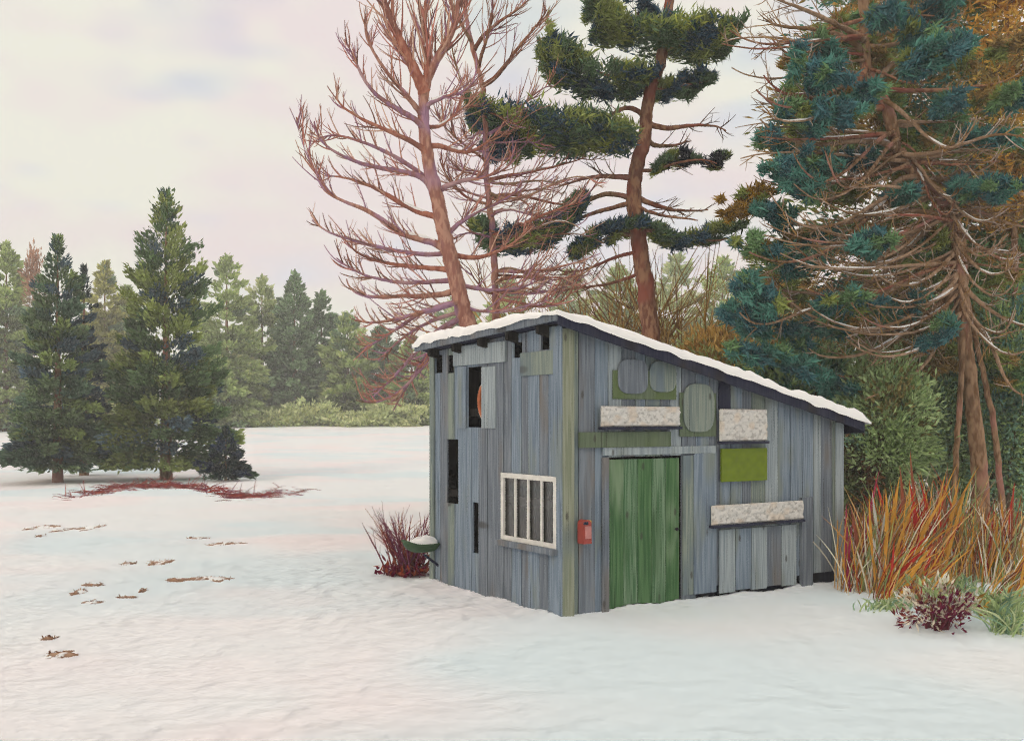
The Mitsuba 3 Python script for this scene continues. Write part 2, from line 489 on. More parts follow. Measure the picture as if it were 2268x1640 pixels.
# door
dm = [('green_paint', 0), ('green_paint_pale', 1), ('green_paint', 2), ('green_paint_pale', 1), ('green_paint', 0)]
door = shed + '__door'
n = 5
for i in range(n):
    s0, s1 = da0 + 0.025 + (da1 - da0 - 0.05) * i / n, da0 + 0.025 + (da1 - da0 - 0.05) * (i + 1) / n
    d = rng.uniform(-0.004, 0.004)
    put(door, 'plank', extr(rect(s0 + 0.004, s1 - 0.004, 0.03, dzt - 0.03), 'f', -0.012 + d, 0.016 + d), dm[i][0])
labels[door] = {'label': 'green plank door, paint worn pale in streaks'}
for zz in (0.28, 1.45):
    put(door, 'ledge', extr(rect(da0 + 0.04, da1 - 0.04, zz, zz + 0.12), 'f', -0.045, -0.018), 'green_paint')
kn = trimesh.creation.icosphere(2, 0.022)
kn.apply_translation(W(da1 - 0.09, -0.05, 0.95))
put(door, 'knob', kn, 'dark_wood', smooth=True)
put(door, 'knob_stem', tube([W(da1 - 0.09, -0.012, 0.95), W(da1 - 0.09, -0.05, 0.95)], 0.009, 8), 'dark_wood', smooth=30)
# door frame
put(shed, 'door_frame', extr(rect(da0 - 0.10, da0 - 0.003, 0.0, dzt), 'f', 0.038, 0.060), 'wood_slate')
fa1 = FW(1578, 1000)[0]
put(shed, 'door_frame', extr(rect(da1 + 0.003, da1 + 0.17, 0.12, dzt), 'f', 0.038, 0.058), 'wood_green')
put(shed, 'door_frame', extr(rect(da1 + 0.174, fa1, 0.12, dzt + 0.02), 'f', 0.038, 0.072), 'wood_blue')
put(shed, 'door_frame', extr(rect(da0 - 0.10, fa1, dzt + 0.022, dzt + 0.115), 'f', 0.038, 0.066), 'wood_light')
b0_, b1_ = FW(1276, 960)[0], FW(1476, 960)[0]
put(shed, 'lintel', extr(rect(b0_, b1_, dzt + 0.118, dzt + 0.30), 'f', 0.040, 0.085), 'moss_paint', label='mossy green beam above the door')

# window
fr = shed + '__window'
w0, w1, z0, z1 = win
for r_ in (rect(w0 - 0.03, w0 + 0.03, z0 - 0.03, z1 + 0.03), rect(w1 - 0.03, w1 + 0.03, z0 - 0.03, z1 + 0.03), rect(w0 + 0.031, w1 - 0.031, z1 - 0.03, z1 + 0.03), rect(w0 + 0.031, w1 - 0.031, z0 - 0.03, z0 + 0.025)):
    put(fr, 'frame', extr(r_, 's', 0.03, 0.062), 'white_paint')
for i in range(1, 4):
    s = w0 + (w1 - w0) * i / 4
    put(fr, 'bar', extr(Polygon([(s - 0.02, z0 + 0.026), (s + 0.02, z0 + 0.026), (s + 0.016, z1 - 0.031), (s - 0.016, z1 - 0.031)]), 's', 0.032, 0.055), 'white_paint')
for i in range(4):
    s0, s1 = w0 + (w1 - w0) * i / 4, w0 + (w1 - w0) * (i + 1) / 4
    put(fr, 'pane', tm(W(-0.02, [s0, s1, s1, s0], [z0, z0, z1, z1]), [[0, 1, 2], [0, 2, 3]]), 'pane_glass')
put(fr, 'sill', extr(rect(w0 - 0.06, w1 + 0.07, z0 - 0.10, z0 - 0.033), 's', 0.03, 0.12), 'wood_slate')
labels[fr] = {'label': 'dark barred window in a white frame'}
# patches on the side wall
q = LR(1160, 1244, 778, 830)
put(side, 'patch_board', extr(rect(*q), 's', 0.038, 0.056), 'wood_green', label='pale green-grey patch board under the roof corner')
q = LR(1012, 1128, 762, 806)
put(side, 'patch_board', extr(rect(*q), 's', 0.038, 0.062), 'wood_light', label='light grey board under the eave')
q = LR(1074, 1104, 812, 948)
put(side, 'patch_board', extr(rect(*q), 's', 0.038, 0.054), 'wood_light')
q = LR(1020, 1039, 812, 948)
put(side, 'patch_board', extr(rect(*q), 's', 0.038, 0.054), 'wood_blue')
# patches on the front wall
def FR(x0, x1, y0, y1):
    a0, a1 = FW(x0, y0)[0], FW(x1, y0)[0]
    xm = (x0 + x1) / 2
    return a0, a1, FW(xm, y1)[1], FW(xm, y0)[1]


def ellipse(x0, x1, y0, y1, n=40):
    a0, a1, zb, zt = FR(x0, x1, y0, y1)
    t = np.linspace(0, 2 * np.pi, n, endpoint=False)
    c, s = np.cos(t), np.sin(t)
    e = 0.62
    return Polygon(np.stack([(a0 + a1) / 2 + (a1 - a0) / 2 * np.sign(c) * np.abs(c) ** e, (zb + zt) / 2 + (zt - zb) / 2 * np.sign(s) * np.abs(s) ** e], 1))


put(front, 'patch_board', extr(rect(*FR(1352, 1492, 822, 884)), 'f', 0.038, 0.052), 'moss_paint', label='mossy green board under the roof slope')
put(front, 'patch_board', extr(ellipse(1432, 1490, 800, 868), 'f', 0.053, 0.066), 'wood_green')
put(front, 'patch_board', extr(ellipse(1362, 1428, 796, 872), 'f', 0.053, 0.064), 'wood_slate')
put(front, 'patch_board', extr(rect(*FR(1500, 1580, 870, 966)), 'f', 0.038, 0.052), 'moss_paint')
put(front, 'patch_board', extr(ellipse(1506, 1574, 850, 956), 'f', 0.053, 0.072), 'wood_green', label='rounded grey-green shield between the two upper signs')
put(front, 'patch_board', extr(rect(*FR(1586, 1612, 846, 906)), 'f', 0.038, 0.050), 'dark_wood')
# hatch of upright boards under the long sign
q = FR(1586, 1756, 1166, 1302)
hatch = shed + '__hatch'
labels[hatch] = {'label': 'low hatch of pale upright boards under the long sign'}
for i in range(5):
    s0, s1 = q[0] + (q[1] - q[0]) * i / 5, q[0] + (q[1] - q[0]) * (i + 1) / 5
    put(hatch, 'plank', extr(rect(s0 + 0.004, s1 - 0.004, q[2] + 0.02 * (i % 2), q[3]), 'f', 0.040, 0.060 + 0.006 * (i % 3)), ['wood_light', 'wood_blue', 'wood_light', 'wood_slate', 'wood_light'][i])
q = FR(1766, 1790, 1100, 1300)
put(shed, 'post', extr(rect(*q), 'f', 0.038, 0.085), 'wood_slate', label='dark upright post right of the hatch')


# signs and things fixed to the walls
def sign(label, x0, x1, y0, y1, bs, edge_bs, bumps=True, name='signboard', th=0.03):
    a0, a1, zb, zt = FR(x0, x1, y0, y1)
    k = thing(name, label, 'sign', None)
    put(k, 'board', extr(rect(a0, a1, zb, zt), 'f', 0.09, 0.09 + th), edge_bs)
    put(k, 'ledge', extr(rect(a0 - 0.02, a1 + 0.02, zb - 0.035, zb - 0.002), 'f', 0.072, 0.16), 'dark_wood')  # dark strip standing in for the shadow line below the sign
    for aa in (a0 + 0.08, a1 - 0.08):
        put(k, 'batten', extr(rect(aa - 0.03, aa + 0.03, zb + 0.02, zt - 0.02), 'f', 0.030, 0.088), 'wood_slate')
    n1, n2 = int((a1 - a0) / 0.012) + 2, int((zt - zb) / 0.012) + 2
    S, Z = np.meshgrid(np.linspace(a0 - 0.01, a1 + 0.01, n1), np.linspace(zb, zt + 0.012, n2), indexing='ij')
    lump = meshkit.noise(np.stack([S * 28, Z * 28, S * 0], -1), 3) * 0.022 + meshkit.noise(np.stack([S * 60, Z * 60, S * 0], -1), 6) * 0.012 if bumps else S * 0 + 0.004
    e = np.minimum(np.minimum(S - S.min(), S.max() - S), np.minimum(Z - Z.min(), Z.max() - Z))
    lump = lump * np.clip(e / 0.01, 0, 1) + np.where(e < 1e-6, -0.012, 0)
    v = W(S, -(0.09 + th + 0.002 + lump), Z).reshape(-1, 3)
    ii, jj = np.meshgrid(np.arange(n1 - 1), np.arange(n2 - 1), indexing='ij')
    f = np.stack([ii * n2 + jj, (ii + 1) * n2 + jj, (ii + 1) * n2 + jj + 1, ii * n2 + jj + 1], -1).reshape(-1, 4)
    put(k, 'face', (v, f), bs, smooth=True)
    return k


sign('long white speckled signboard above the green door', 1320, 1490, 902, 944, 'sign_face', 'white_paint')
sign('nearly square white speckled signboard above the olive panel', 1582, 1682, 908, 976, 'sign_face', 'white_paint')
sign('low long white speckled signboard above the pale hatch', 1564, 1762, 1114, 1154, 'sign_face', 'white_paint')
a0, a1, zb, zt = FR(1588, 1688, 992, 1064)
k = thing('panel', 'bright olive green square panel fixed under the square white sign', 'panel')
put(k, 'board', extr(rect(a0, a1, zb, zt), 'f', 0.06, 0.09), 'olive_paint')
put(k, 'batten', extr(rect(a0 + 0.06, a0 + 0.12, zb + 0.03, zt - 0.03), 'f', 0.034, 0.058), 'wood_slate')
put(k, 'batten', extr(rect(a1 - 0.12, a1 - 0.06, zb + 0.03, zt - 0.03), 'f', 0.034, 0.058), 'wood_slate')
# red box
a0, a1, zb, zt = FR(1272, 1293, 1148, 1200)
k = thing('mailbox', 'small red box with a yellow edge on the corner board', 'mailbox')
t = np.linspace(0, np.pi, 14)
prof = Polygon(np.vstack([[[a0, zb], [a1 - 0.024, zb]], np.stack([(a0 + a1 - 0.03) / 2 + (a1 - 0.03 - a0) / 2 * np.cos(t), zt - 0.05 + 0.05 * np.sin(t)], 1)]))
put(k, 'body', extr(prof, 'f', 0.064, 0.19), 'red_paint', smooth=30)
put(k, 'edge', extr(rect(a1 - 0.022, a1, zb + 0.07, zt - 0.01), 'f', 0.064, 0.15), 'yellow_paint')
put(k, 'lid', extr(rect(a0 - 0.008, a0 + 0.05, zt - 0.05, zt - 0.02), 'f', 0.192, 0.205), 'dark_wood')
put(k, 'flap', extr(rect(a0 + 0.015, a1 - 0.036, zb + 0.06, zt - 0.07), 'f', 0.192, 0.200), 'pink_paint')
# ring behind the slit
b0, b1, zb, zt = slit1
rc = LW(1084, 888)
k = thing('hoop', 'orange hoop with a pale rim showing in the tall dark slit', 'hoop')
t = np.linspace(0, 2 * np.pi, 49)
R0 = (zt - zb) * 0.27
b_c = b0 - 0.015
put(k, 'ring', tube(W(0.02 + 0 * t, b_c + R0 * 0.75 * np.cos(t), rc[1] + R0 * np.sin(t)), 0.032, 8), 'orange_paint', smooth=True)
put(k, 'rim', tube(W(0.02 + 0 * t, b_c + (R0 * 0.75 + 0.034) * np.cos(t), rc[1] + (R0 + 0.034) * np.sin(t)), 0.014, 6), 'white_paint', smooth=True)
# green trough with snow at the far end of the side wall
k = thing('trough', 'green trough heaped with snow at the far corner of the shed', 'trough')
tb, tz, tl = 2.98, 0.58, 0.54
n1, n2 = 26, 13
vs, vin = [], []
for i in range(n1):
    s = i / (n1 - 1)
    wdt = 0.13 * np.sqrt(max(1 - (2 * s - 1) ** 4, 0.0)) + 0.004
    dep = 0.11 * np.sqrt(max(1 - (2 * s - 1) ** 4, 0.0)) + 0.004
    rise = 0.07 * max(s - 0.5, 0) ** 2 * 4
    for j in range(n2):
        g = np.pi * j / (n2 - 1)
        vs.append((-0.03 - tl * s, tb + wdt * np.cos(g), tz + rise - dep * np.sin(g) * (1 if True else 0)))
vs = np.array(vs)
ii, jj = np.meshgrid(np.arange(n1 - 1), np.arange(n2 - 1), indexing='ij')
f = np.stack([ii * n2 + jj, (ii + 1) * n2 + jj, (ii + 1) * n2 + jj + 1, ii * n2 + jj + 1], -1).reshape(-1, 4)
put(k, 'hull', (W(vs[:, 0], vs[:, 1], vs[:, 2]), f), 'trough_paint', smooth=True)
rimp = np.vstack([vs[0::n2], vs[n2 - 1::n2][::-1], vs[:1]])
put(k, 'rim', tube(W(rimp[:, 0], rimp[:, 1], rimp[:, 2]), 0.016, 6), 'trough_paint', smooth=True)
G, H = np.meshgrid(np.linspace(-1, 1, 30), np.linspace(-1, 1, 16), indexing='ij')
r2 = np.clip(1 - G ** 2, 0, 1) * np.clip(1 - H ** 2, 0, 1)
zs = tz + 0.005 + 0.10 * np.sqrt(r2) * (0.75 + 0.5 * meshkit.noise(np.stack([G * 3, H * 3, G * 0], -1))) * (1 - 0.3 * G)
put(k, 'snow', (W(-0.03 - tl * (0.45 + 0.42 * G), tb + 0.115 * H * np.sqrt(np.clip(1 - G ** 4, 0, 1)), zs).reshape(-1, 3),
                np.stack([i_ * 16 + j_ + np.array([0, 16, 17, 1]) for i_ in range(29) for j_ in range(15)])), 'roof_snow', smooth=True)
put(k, 'bracket', tube([W(0.0, tb, 0.25), W(-0.25, tb, tz - 0.14)], 0.018, 6), 'dark_wood')


# ------------------------------------------------------------------ trees
def conifer(name, label, group, x, ytop, hw, Y, cols, wts, rng, base=None, nbr=150, per=170, L=0.24, Wd=0.10, asc=0.5, pw=0.8, skirt=0.03, lean=0.0, trunk='bark_brown', cat_='tree', trunkless=False):
    bx = (x - HX) / FOC * Y
    bz = float(terrain(np.array([bx]), np.array([Y]))[0]) if base is None else base
    H = EYE + (HY - ytop) / FOC * Y - bz
    R = hw / FOC * Y
    k = thing(name, label, cat_, group)
    tp = np.array([[bx + lean * t * H, Y, bz - 0.2 + t * (H + 0.1)] for t in np.linspace(0, 0.97, 12)])
    put(k, 'trunk', tube(tp, np.linspace(0.022 * H + 0.02, 0.01, 12), 8), trunk, smooth=True)
    t = np.sort(rng.uniform(0, 1, nbr) ** 1.25) * (1 - skirt) + skirt
    C, D, LL, K = [], [], [], []
    tl = rng.uniform(0, 2 * np.pi, 40)
    for i, ti in enumerate(t):
        az = i * 2.39996 + rng.normal(0, 0.3)
        tier = 0.80 + 0.22 * math.sin(ti * 42 + 1.3 * math.sin(az * 2)) + rng.uniform(-0.12, 0.22)
        ln = R * ((1 - ti) ** pw) * tier * min(1.0, 0.45 + (1 - ti) * 3.0) + 0.025 * R
        up = -0.25 + asc * 1.7 * ti + rng.normal(0, 0.08)
        m = int(per * (0.25 + 0.75 * (1 - ti)) * (ln / R + 0.25))
        s = rng.uniform(0.12, 1, m) ** 0.7
        h = ti * H
        dirh = np.array([math.cos(az), math.sin(az), 0])
        sid = np.array([-math.sin(az), math.cos(az), 0])
        w = 0.34 * ln * (1.05 - s) * rng.uniform(-1, 1, m) + 0.03 * R * rng.normal(size=m)
        c = np.array([bx + lean * h, Y, bz + h]) + dirh * (s * ln)[:, None] + sid * w[:, None]
        c[:, 2] += ln * (up * s - 0.22 * s * s + 0.18 * s ** 3) + rng.normal(0, 0.03 * R + 0.02, m)
        d = dirh * 1.0 + sid * (np.sign(w) * rng.uniform(0.1, 0.9, m))[:, None] + rng.normal(0, 0.25, (m, 3))
        d[:, 2] += up + 0.15 + 0.4 * ti
        C.append(c); D.append(d)
        LL.append(np.full(m, 0.75 + 0.5 * rng.random()) * (0.55 + 0.45 * (1 - ti)))
        base_c = pick(cols, 1, rng, wts, 0.18)[0]
        K.append(np.clip(base_c * (1 + rng.normal(0, 0.22, (m, 1))), 0.004, 0.8))
    # leader
    m = 70
    s = rng.uniform(0, 1, m)
    c = np.stack([bx + lean * H + rng.normal(0, 0.012 * H, m) * (1.1 - s), Y + rng.normal(0, 0.012 * H, m), bz + H * (0.88 + 0.12 * s)], 1)
    C.append(c); D.append(np.stack([rng.normal(0, 0.4, m), rng.normal(0, 0.4, m), np.ones(m)], 1)); LL.append(np.full(m, 0.8))
    K.append(pick(cols, m, rng, wts))
    C, D, LL, K = np.vstack(C), np.vstack(D), np.concatenate(LL), np.vstack(K)
    ok = C[:, 2] > bz + (0.42 if H > 7.5 and Y < 60 else 0.05) + rng.uniform(0, 0.2, len(C))
    C, D, LL, K = C[ok], D[ok], LL[ok], K[ok]
    LL = LL * rng.uniform(0.7, 1.3, len(LL))
    v, f = leaves(C, D, L * LL, Wd * LL, rng)
    put(k, 'crown', (v, f), 'leafy', color=np.repeat(K, 4, 0))
    return k


OLIVE, DEEP, SLATE, MOSS = lin(154, 168, 100), lin(106, 130, 90), lin(92, 112, 122), lin(156, 168, 96)
rng = np.random.default_rng(21)
conifer('spruce_tree', 'tallest dark green spruce on the left, with a spiky stepped outline', None, 368, 432, 172, 40.5, [OLIVE, DEEP, SLATE, MOSS], [5, 5, 1.5, 2], rng, nbr=230, per=330, L=0.30, Wd=0.12, asc=0.75, pw=0.72, skirt=0.05)
conifer('spruce_tree', 'dark blue-green spruce with a slim pointed top at the left edge', None, 128, 528, 118, 38.5, [lin(122, 142, 104), lin(102, 126, 104), lin(94, 114, 124), lin(148, 166, 102)], [4, 4, 1.5, 2], rng, nbr=200, per=300, L=0.28, Wd=0.115, asc=0.55, pw=0.62, skirt=0.05)
conifer('spruce_tree', 'narrow dark spruce squeezed between the two big spruces', None, 186, 592, 74, 43.5, [lin(70, 84, 92), lin(62, 76, 72), SLATE], [3, 3, 2], rng, nbr=110, per=170, L=0.28, Wd=0.11, asc=0.4)
conifer('spruce_tree', 'low dark young spruce at the right foot of the tall spruce', None, 500, 950, 70, 38.8, [lin(54, 70, 92), lin(48, 66, 64), lin(60, 80, 60)], [3, 3, 2], rng, nbr=70, per=130, L=0.24, Wd=0.09, asc=0.2, pw=0.9)
# pale trees across the field
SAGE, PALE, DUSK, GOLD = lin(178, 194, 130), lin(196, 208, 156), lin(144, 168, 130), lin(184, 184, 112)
far = [(14, 545, 70, 84, SAGE, 'pale olive conifer cut by the left edge of the picture'),
       (232, 588, 60, 96, GOLD, 'pale olive tree seen between the two big spruces'),
       (280, 640, 55, 101, SAGE, 'pale sage tree half hidden behind the tallest spruce'),
       (502, 575, 92, 93, SAGE, 'tall pale sage conifer just right of the tallest spruce'),
       (580, 618, 80, 100, PALE, 'pale rounded sage tree, second right of the tallest spruce'),
       (652, 612, 62, 97, DUSK, 'grey-green pointed conifer in the middle of the far trees'),
       (712, 652, 58, 101, DUSK, 'small pointed grey-green conifer left of the bare red tree'),
       (770, 700, 72, 97, SAGE, 'low pale conifer behind the tips of the bare branches'),
       (842, 730, 66, 101, DUSK, 'grey-green conifer behind the lowest bare branches'),
       (912, 752, 62, 96, SAGE, 'pale conifer meeting the far corner of the shed'),
       (1010, 650, 88, 104, PALE, 'pale sage tree behind the shed at the foot of the bare tree'),
       (1130, 625, 96, 100, SAGE, 'pale sage tree behind the left part of the shed roof'),
       (1262, 605, 96, 104, PALE, 'pale sage tree behind the peak of the shed roof'),
       (1370, 590, 96, 99, SAGE, 'pale sage tree left of the tall pine trunk'),
       (1500, 570, 100, 103, PALE * 1.1, 'pale sage tree right of the tall pine trunk'),
       (1600, 575, 100, 98, SAGE, 'pale sage tree behind the golden twigs'),
       (1760, 600, 100, 104, SAGE, 'pale tree behind the right slope of the shed roof'),
       (1900, 600, 100, 99, DUSK, 'grey-green tree far behind the low end of the shed'),
       (2060, 620, 100, 103, SAGE, 'pale tree far behind the leaning trunk'),
       (2220, 600, 100, 98, DUSK, 'grey-green tree far behind the right edge')]
rng = np.random.default_rng(33)
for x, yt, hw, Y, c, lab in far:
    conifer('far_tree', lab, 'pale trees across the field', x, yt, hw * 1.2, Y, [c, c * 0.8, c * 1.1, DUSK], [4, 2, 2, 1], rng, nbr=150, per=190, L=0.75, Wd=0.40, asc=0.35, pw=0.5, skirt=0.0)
# bushy fringe at the foot of the far trees
rng = np.random.default_rng(34)


def bush(name, label, cat_, x, y, hx, hy, Y, cols, wts, n, L, Wd, rng, group=None, dep=None, up=0.4, stems=True, stem_col=None, kind=None, per=160):
    c0 = P(x, y, Y)
    g = float(terrain(c0[:1], c0[1:2])[0])
    rx, rz = hx / FOC * Y, hy / FOC * Y
    ry = dep or rx * 0.7
    k = thing(name, label, cat_, group, kind)
    nc = max(6, n // per)
    cc = unit(rng.normal(size=(nc, 3))) * rng.uniform(0.15, 0.86, (nc, 1)) ** 0.6
    i = rng.integers(0, nc, n)
    p = cc[i] + rng.normal(0, 0.17, (n, 3))
    pw = np.stack([c0[0] + p[:, 0] * rx, c0[1] + p[:, 1] * ry, c0[2] + p[:, 2] * rz], 1)
    d = p * [1, 1, 0.8] + rng.normal(0, 0.5, (n, 3)) + [0, 0, up]
    K = pick(cols, nc, rng, wts, 0.12)[i] * (1 + rng.normal(0, 0.18, (n, 1)))
    ok = pw[:, 2] > g + 0.02
    v, f = leaves(pw[ok], d[ok], L * rng.uniform(0.6, 1.3, ok.sum()), Wd * rng.uniform(0.6, 1.3, ok.sum()), rng)
    put(k, 'foliage', (v, f), 'leafy', color=np.repeat(np.clip(K[ok], 0.004, 0.85), 4, 0))
    if stems:
        ms = []
        for j in range(min(nc, 14)):
            e = c0 + cc[j] * [rx, ry, rz]
            b = np.array([c0[0] + rng.normal(0, 0.12 * rx), c0[1] + rng.normal(0, 0.12 * ry), g - 0.1])
            md = (b + e) / 2 + rng.normal(0, 0.06 * rx, 3) + [0, 0, 0.1 * rz]
            ms.append(tube(spline([b, md, e], 7), np.linspace(0.02 + 0.012 * rz, 0.008, 7), 5))
        v, f = cat(ms)
        put(k, 'stems', (v, f), 'woody', smooth=True, color=np.tile(lin(104, 78, 58) if stem_col is None else stem_col, (len(v), 1)))
    return k


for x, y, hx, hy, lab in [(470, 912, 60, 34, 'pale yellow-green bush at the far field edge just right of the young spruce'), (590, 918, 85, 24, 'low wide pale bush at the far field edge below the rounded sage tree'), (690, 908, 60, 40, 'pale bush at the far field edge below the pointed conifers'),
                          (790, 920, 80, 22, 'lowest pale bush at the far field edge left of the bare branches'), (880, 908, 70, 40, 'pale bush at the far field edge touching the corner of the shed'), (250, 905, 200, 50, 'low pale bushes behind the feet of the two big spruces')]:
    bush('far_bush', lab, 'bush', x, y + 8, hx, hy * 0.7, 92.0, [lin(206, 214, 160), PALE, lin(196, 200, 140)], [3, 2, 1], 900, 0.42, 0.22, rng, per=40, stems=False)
bush('far_bush', 'thin reddish bush top left of the pointed dark spruce', 'bush', 82, 620, 45, 70, 80.0, [lin(180, 140, 116), lin(170, 150, 120)], [2, 1], 900, 0.5, 0.10, rng, up=1.2)


# ---- trees drawn limb by limb
class Limbed:
    def __init__(self, name, label, Y, bsdf, twig_cols, seed, mats=None, fat=1.0, snow=0.0):
        self.mats, self.fat, self.snow, self.sn = mats or [bsdf], fat, snow, []
        self.k = thing(name, label, 'tree')
        self.Y, self.bsdf, self.tc = Y, bsdf, twig_cols
        self.rng = np.random.default_rng(seed)
        self.tw_v, self.tw_f, self.tw_c, self.n = [], [], [], 0
        self.tips = []

    def path(self, pts, dy0=0.0, dy1=0.0, n=None):
        q = spline([(x, y) for x, y in pts], n or 8 + 4 * len(pts))
        dy = np.linspace(0, 1, len(q)) ** 0.8 * (dy1 - dy0) + dy0
        return np.array([P(x, y, self.Y) + 0 * P(x, y, self.Y) + (P(x, y, self.Y + d) - P(x, y, self.Y)) for (x, y), d in zip(q, dy)])

    def trunk(self, pts, r0, r1, name='trunk', n=60, dy0=0, dy1=0, label=None):
        p = self.path(pts, dy0, dy1, n)
        p[1:-1] += self.rng.normal(0, 0.008, (n - 2, 3))
        put(self.k, name, tube(p, np.linspace(r0, r1, n), 14, self.rng, 0.08), self.bsdf, smooth=True, label=label)
        return p

    def limb(self, pts, r0, r1=0.012, spread=1.0, twigs=10, tl=0.9, bend=(0, 0.35), name='limb', toward=None, sub=True):
        dy = self.rng.uniform(-1.3, 0.9) * spread if toward is None else toward
        p = self.path(pts, 0.0, dy)
        p[2:] += np.cumsum(self.rng.normal(0, 0.008, (len(p) - 2, 3)), 0) * 0.5
        r0 = r0 * self.fat
        put(self.k, name, tube(p, np.linspace(r0, r1, len(p)), 8, self.rng, 0.10), self.mats[int(self.rng.integers(0, len(self.mats)))], smooth=True)
        if self.rng.random() < self.snow:
            i0 = int(self.rng.integers(1, max(2, len(p) - 8)))
            i1 = min(len(p) - 1, i0 + int(self.rng.integers(5, 10)))
            rl = np.linspace(r0, r1, len(p))[i0:i1]
            q = p[i0:i1] + np.array([0, -0.4, 0.9]) * (rl * 0.75)[:, None]
            self.sn.append(tube(q, rl * 0.62 * np.sin(np.linspace(0.25, np.pi - 0.25, len(q))) ** 0.5 * self.rng.uniform(0.6, 1.25, len(q)) + 0.004, 7))
        self.grow(p, twigs, tl, r1, bend, sub)
        return p

    def grow(self, p, n, tl, r, bend, sub=True):
        rg = self.rng
        for i in range(n):
            s = rg.uniform(0.2, 1.0)
            j = min(int(s * (len(p) - 1)), len(p) - 2)
            t = unit(p[j + 1] - p[j])
            sd = unit(np.cross(t, rg.normal(size=3)))
            d = unit(t * rg.uniform(0.5, 1.0) + sd * rg.uniform(0.4, 0.9) + np.array([bend[0], 0, bend[1]]))
            ln = tl * rg.uniform(0.45, 1.1) * (1.15 - 0.5 * s)
            q = [p[j], p[j] + d * ln * 0.5 + rg.normal(0, 0.03 * ln, 3), p[j] + d * ln + np.array([bend[0], 0, bend[1]]) * ln * 0.45 + rg.normal(0, 0.05 * ln, 3)]
            q = spline(q, 7)
            self.twig(q, max(r * 0.9, 0.008) * self.fat, 0.004 * self.fat)
            if sub:
                for _ in range(int(rg.integers(1, 4))):
                    m = int(rg.integers(1, 5))
                    d2 = unit(unit(q[m + 1] - q[m]) + unit(rg.normal(size=3)) * 0.8 + np.array([bend[0], 0, bend[1]]) * 0.6)
                    l2 = ln * rg.uniform(0.3, 0.6)
                    self.twig(spline([q[m], q[m] + d2 * l2 * 0.5, q[m] + d2 * l2 + np.array([0, 0, bend[1]]) * l2 * 0.3], 5), 0.007, 0.003)

    def twig(self, q, r0, r1):
        v, f = tube(q, np.linspace(r0, r1, len(q)), 4)
        self.tw_v.append(v); self.tw_f.append(f + self.n); self.n += len(v)
        self.tw_c.append(np.tile(pick(self.tc, 1, self.rng, None, 0.15), (len(v), 1)))

    def done(self, name='twigs'):
        if self.tw_v:
            put(self.k, name, (np.vstack(self.tw_v), np.vstack(self.tw_f)), 'woody', color=np.vstack(self.tw_c), kind='stuff')

    def pad(self, pts, ry, dep, n, L, Wd, cols, wts, dy=0.0, name='foliage', up=0.55, label=None, clump=0.23):
        """A flattened mass of needle sprays round a spine given in picture points; ry per point, in picture units."""
        rg = self.rng
        n, L, Wd = int(n * 0.85), L * 1.15, Wd * 0.9
        Y = self.Y + dy
        m = 40
        q = spline(pts, m)
        r = 0.80 * np.interp(np.linspace(0, 1, m), np.linspace(0, 1, len(ry)), ry) / FOC * Y
        sp = np.array([P(x, y, Y) for x, y in q])
        tg = unit(np.gradient(sp, axis=0))
        nc = max(10, n // 90)
        ci = rg.uniform(0, m - 1, nc)
        th, rad = rg.uniform(0, 2 * np.pi, nc), rg.uniform(0, 1, nc) ** 0.5
        i = rg.integers(0, nc, n)
        j = np.clip(ci[i] + rg.normal(0, 1.6, n), 0, m - 1)
        jl = j.astype(int)
        rr = r[jl]
        # keep the ends rounded
        cx, cz = (np.cos(th) * rad)[i] + rg.normal(0, clump, n), (np.sin(th) * rad)[i] + rg.normal(0, clump, n)
        c = sp[jl] + tg[jl] * (rg.uniform(-0.5, 0.5, n) * np.linalg.norm(sp[1] - sp[0]))[:, None]
        nrm = np.stack([-tg[jl][:, 2], 0 * rr, tg[jl][:, 0]], 1)
        nrm *= np.where(nrm[:, 2:3] < 0, -1, 1)
        c = c + nrm * (cz * rr)[:, None] * 0.86
        c[:, 1] += cx * dep
        d = nrm * (cz[:, None] * 0.6 + up) + tg[jl] * rg.normal(0, 0.8, n)[:, None] + rg.normal(0, 0.35, (n, 3))
        d[:, 1] += cx * 0.8
        base = pick(cols, nc, rg, wts, 0.10)
        K = np.clip(base[i] * (1 + rg.normal(0, 0.2, (n, 1))), 0.004, 0.8)
        v, f = leaves(c - unit(d) * L * 0.4, d, L * rg.uniform(0.6, 1.25, n), Wd * rg.uniform(0.7, 1.3, n), rg)
        put(self.k, name, (v, f), 'leafy', color=np.repeat(K, 4, 0), label=label)


